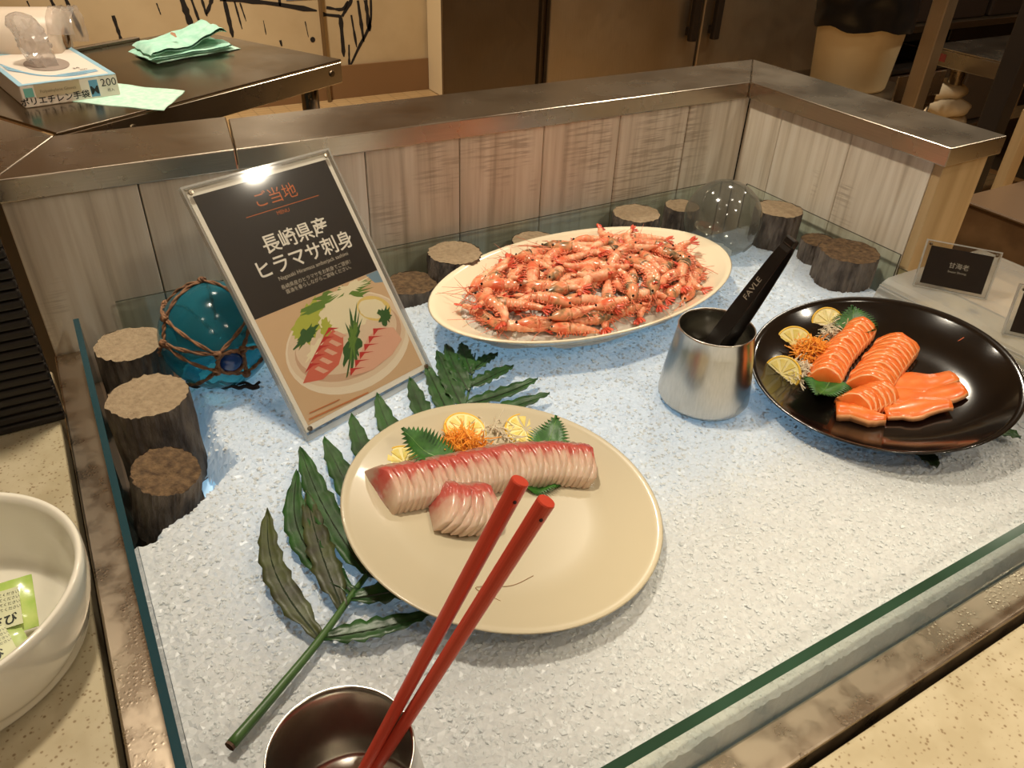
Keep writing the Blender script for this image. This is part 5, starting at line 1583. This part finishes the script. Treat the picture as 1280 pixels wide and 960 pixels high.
for k in range(4):
    v, f = sphere((0, 0, 0), 0.09, 22, 14, (1, 0.9, 0.45))
    v = [(x * (1 + 0.25 * nz(x * 22, y * 22, z * 22 + k)), y * (1 + 0.25 * nz(x * 20, y * 25, k)), z * (1 + 0.3 * nz(x * 25, y * 20, k * 3))) for x, y, z in v]
    ob('cloth', (v, f), mat('white cloth', srgb(222, 204, 172), 0.9), wc_, T((0.02 * math.sin(k * 2), 0.02 * math.cos(k * 2), 0.045 + k * 0.055)) @ RZ(k), smooth=True)
# rack in front of the dark back kitchen
sp2 = ob('steel_post', bevel(box((-0.03, -0.03, FLOOR_Z), (0.03, 0.03, CEIL_Z)), 0.004, 1), M_STEEL_DOOR, None, T((2.78, 1.80, 0)))
tag(sp2, 'tall steel post right of the cream bin', 'post')
rk = thing('steel_rack', 'tall steel storage rack in the dark back kitchen', 'rack', T((3.5, 2.5, FLOOR_Z)))
Ir = T((-3.5, -2.5, -FLOOR_Z))
for px, py in ((3.35, 2.36), (3.35, 2.9), (4.5, 2.36), (4.5, 2.9)):
    ob('post', bevel(box((px - 0.028, py - 0.028, FLOOR_Z), (px + 0.028, py + 0.028, 1.1)), 0.004, 1), M_STEEL, rk, Ir)
for zz in (-0.62, -0.1, 0.42):
    ob('rack_shelf', bevel(box((3.38, 2.38, zz), (4.47, 2.88, zz + 0.03)), 0.002, 1), M_STEEL_DARK, rk, Ir)
ov = thing('oven', 'large black oven standing in the back kitchen', 'oven', T((5.2, 2.7, FLOOR_Z)))
ob('body', bevel(box((-0.5, 0.35, 0), (1.3, 1.1, 1.9)), 0.01, 1), mat('black enamel', srgb(24, 18, 14), 0.35), ov)
ob('door', bevel(box((-0.4, 0.31, 0.3), (0.6, 0.348, 1.0)), 0.006, 1), mat('oven glass', srgb(14, 11, 10), 0.12), ov)
ob('handle', tube([(-0.3, 0.27, 0.93), (0.5, 0.27, 0.93)], 0.014, 10), M_STEEL, ov)
for zz, cc in ((-0.59, (60, 46, 34)), (-0.07, (40, 30, 24))):
    for k in range(3):
        b = thing('kitchen_crate', ['dark crate on the left of the ', 'dark crate in the middle of the ', 'dark crate on the right of the '][k] + ('low rack shelf' if zz < -0.3 else 'middle rack shelf'), 'crate', T((3.45 + k * 0.34, 2.62, zz)))
        ob('tub', bevel(box((0, -0.2, 0.0005), (0.30, 0.22, 0.30)), 0.01), mat('dark plastic %d' % cc[0], srgb(*cc), 0.4), b)
        ob('lid', bevel(box((-0.008, -0.208, 0.301), (0.308, 0.228, 0.325)), 0.006), mat('dark plastic lid', srgb(30, 24, 20), 0.35), b)
kw = struct(ob('wall_kitchen', box((3.2, 3.95, FLOOR_Z), (RX1, 4.05, CEIL_Z)), mat('dark kitchen wall', srgb(52, 38, 28), 0.7)))

# brown container, pale post and dark post right of the arm's end
bc = thing('brown_container', 'brown plastic container on the wooden side counter', 'container', T((1.475, 0.648, -0.0298)))
def tub(w, d, h, t_):
    return join(box((0, 0, 0), (w, d, t_)), box((0, 0, t_), (w, t_, h)), box((0, d - t_, t_), (w, d, h)), box((0, t_, t_), (t_, d - t_, h)), box((w - t_, t_, t_), (w, d - t_, h)))
ob('tub', tub(0.22, 0.15, 0.085, 0.004), mat('smoky brown plastic', srgb(112, 84, 56), 0.25, var=(14, srgb(86, 62, 40))), bc, T((-0.11, -0.065, 0)))
ob('rim', bevel(join(box((-0.116, -0.071, 0.0855), (0.116, 0.091, 0.091))), 0.002, 1), mat('smoky brown lid', srgb(104, 80, 56), 0.3), bc)
ps = ob('wood_post', bevel(box((0, 0, FLOOR_Z), (0.035, 0.02, 0.17)), 0.002), M_WOOD, None, T((1.60, 0.792, 0)))
tag(ps, 'pale wooden post behind the brown container', 'post')
dp = ob('dark_post', bevel(box((-0.02, -0.02, FLOOR_Z), (0.02, 0.02, 0.45)), 0.003), mat('dark post', srgb(40, 31, 24), 0.5), None, T((1.63, 0.872, 0)))
tag(dp, 'dark upright post behind the end of the ledge', 'post')
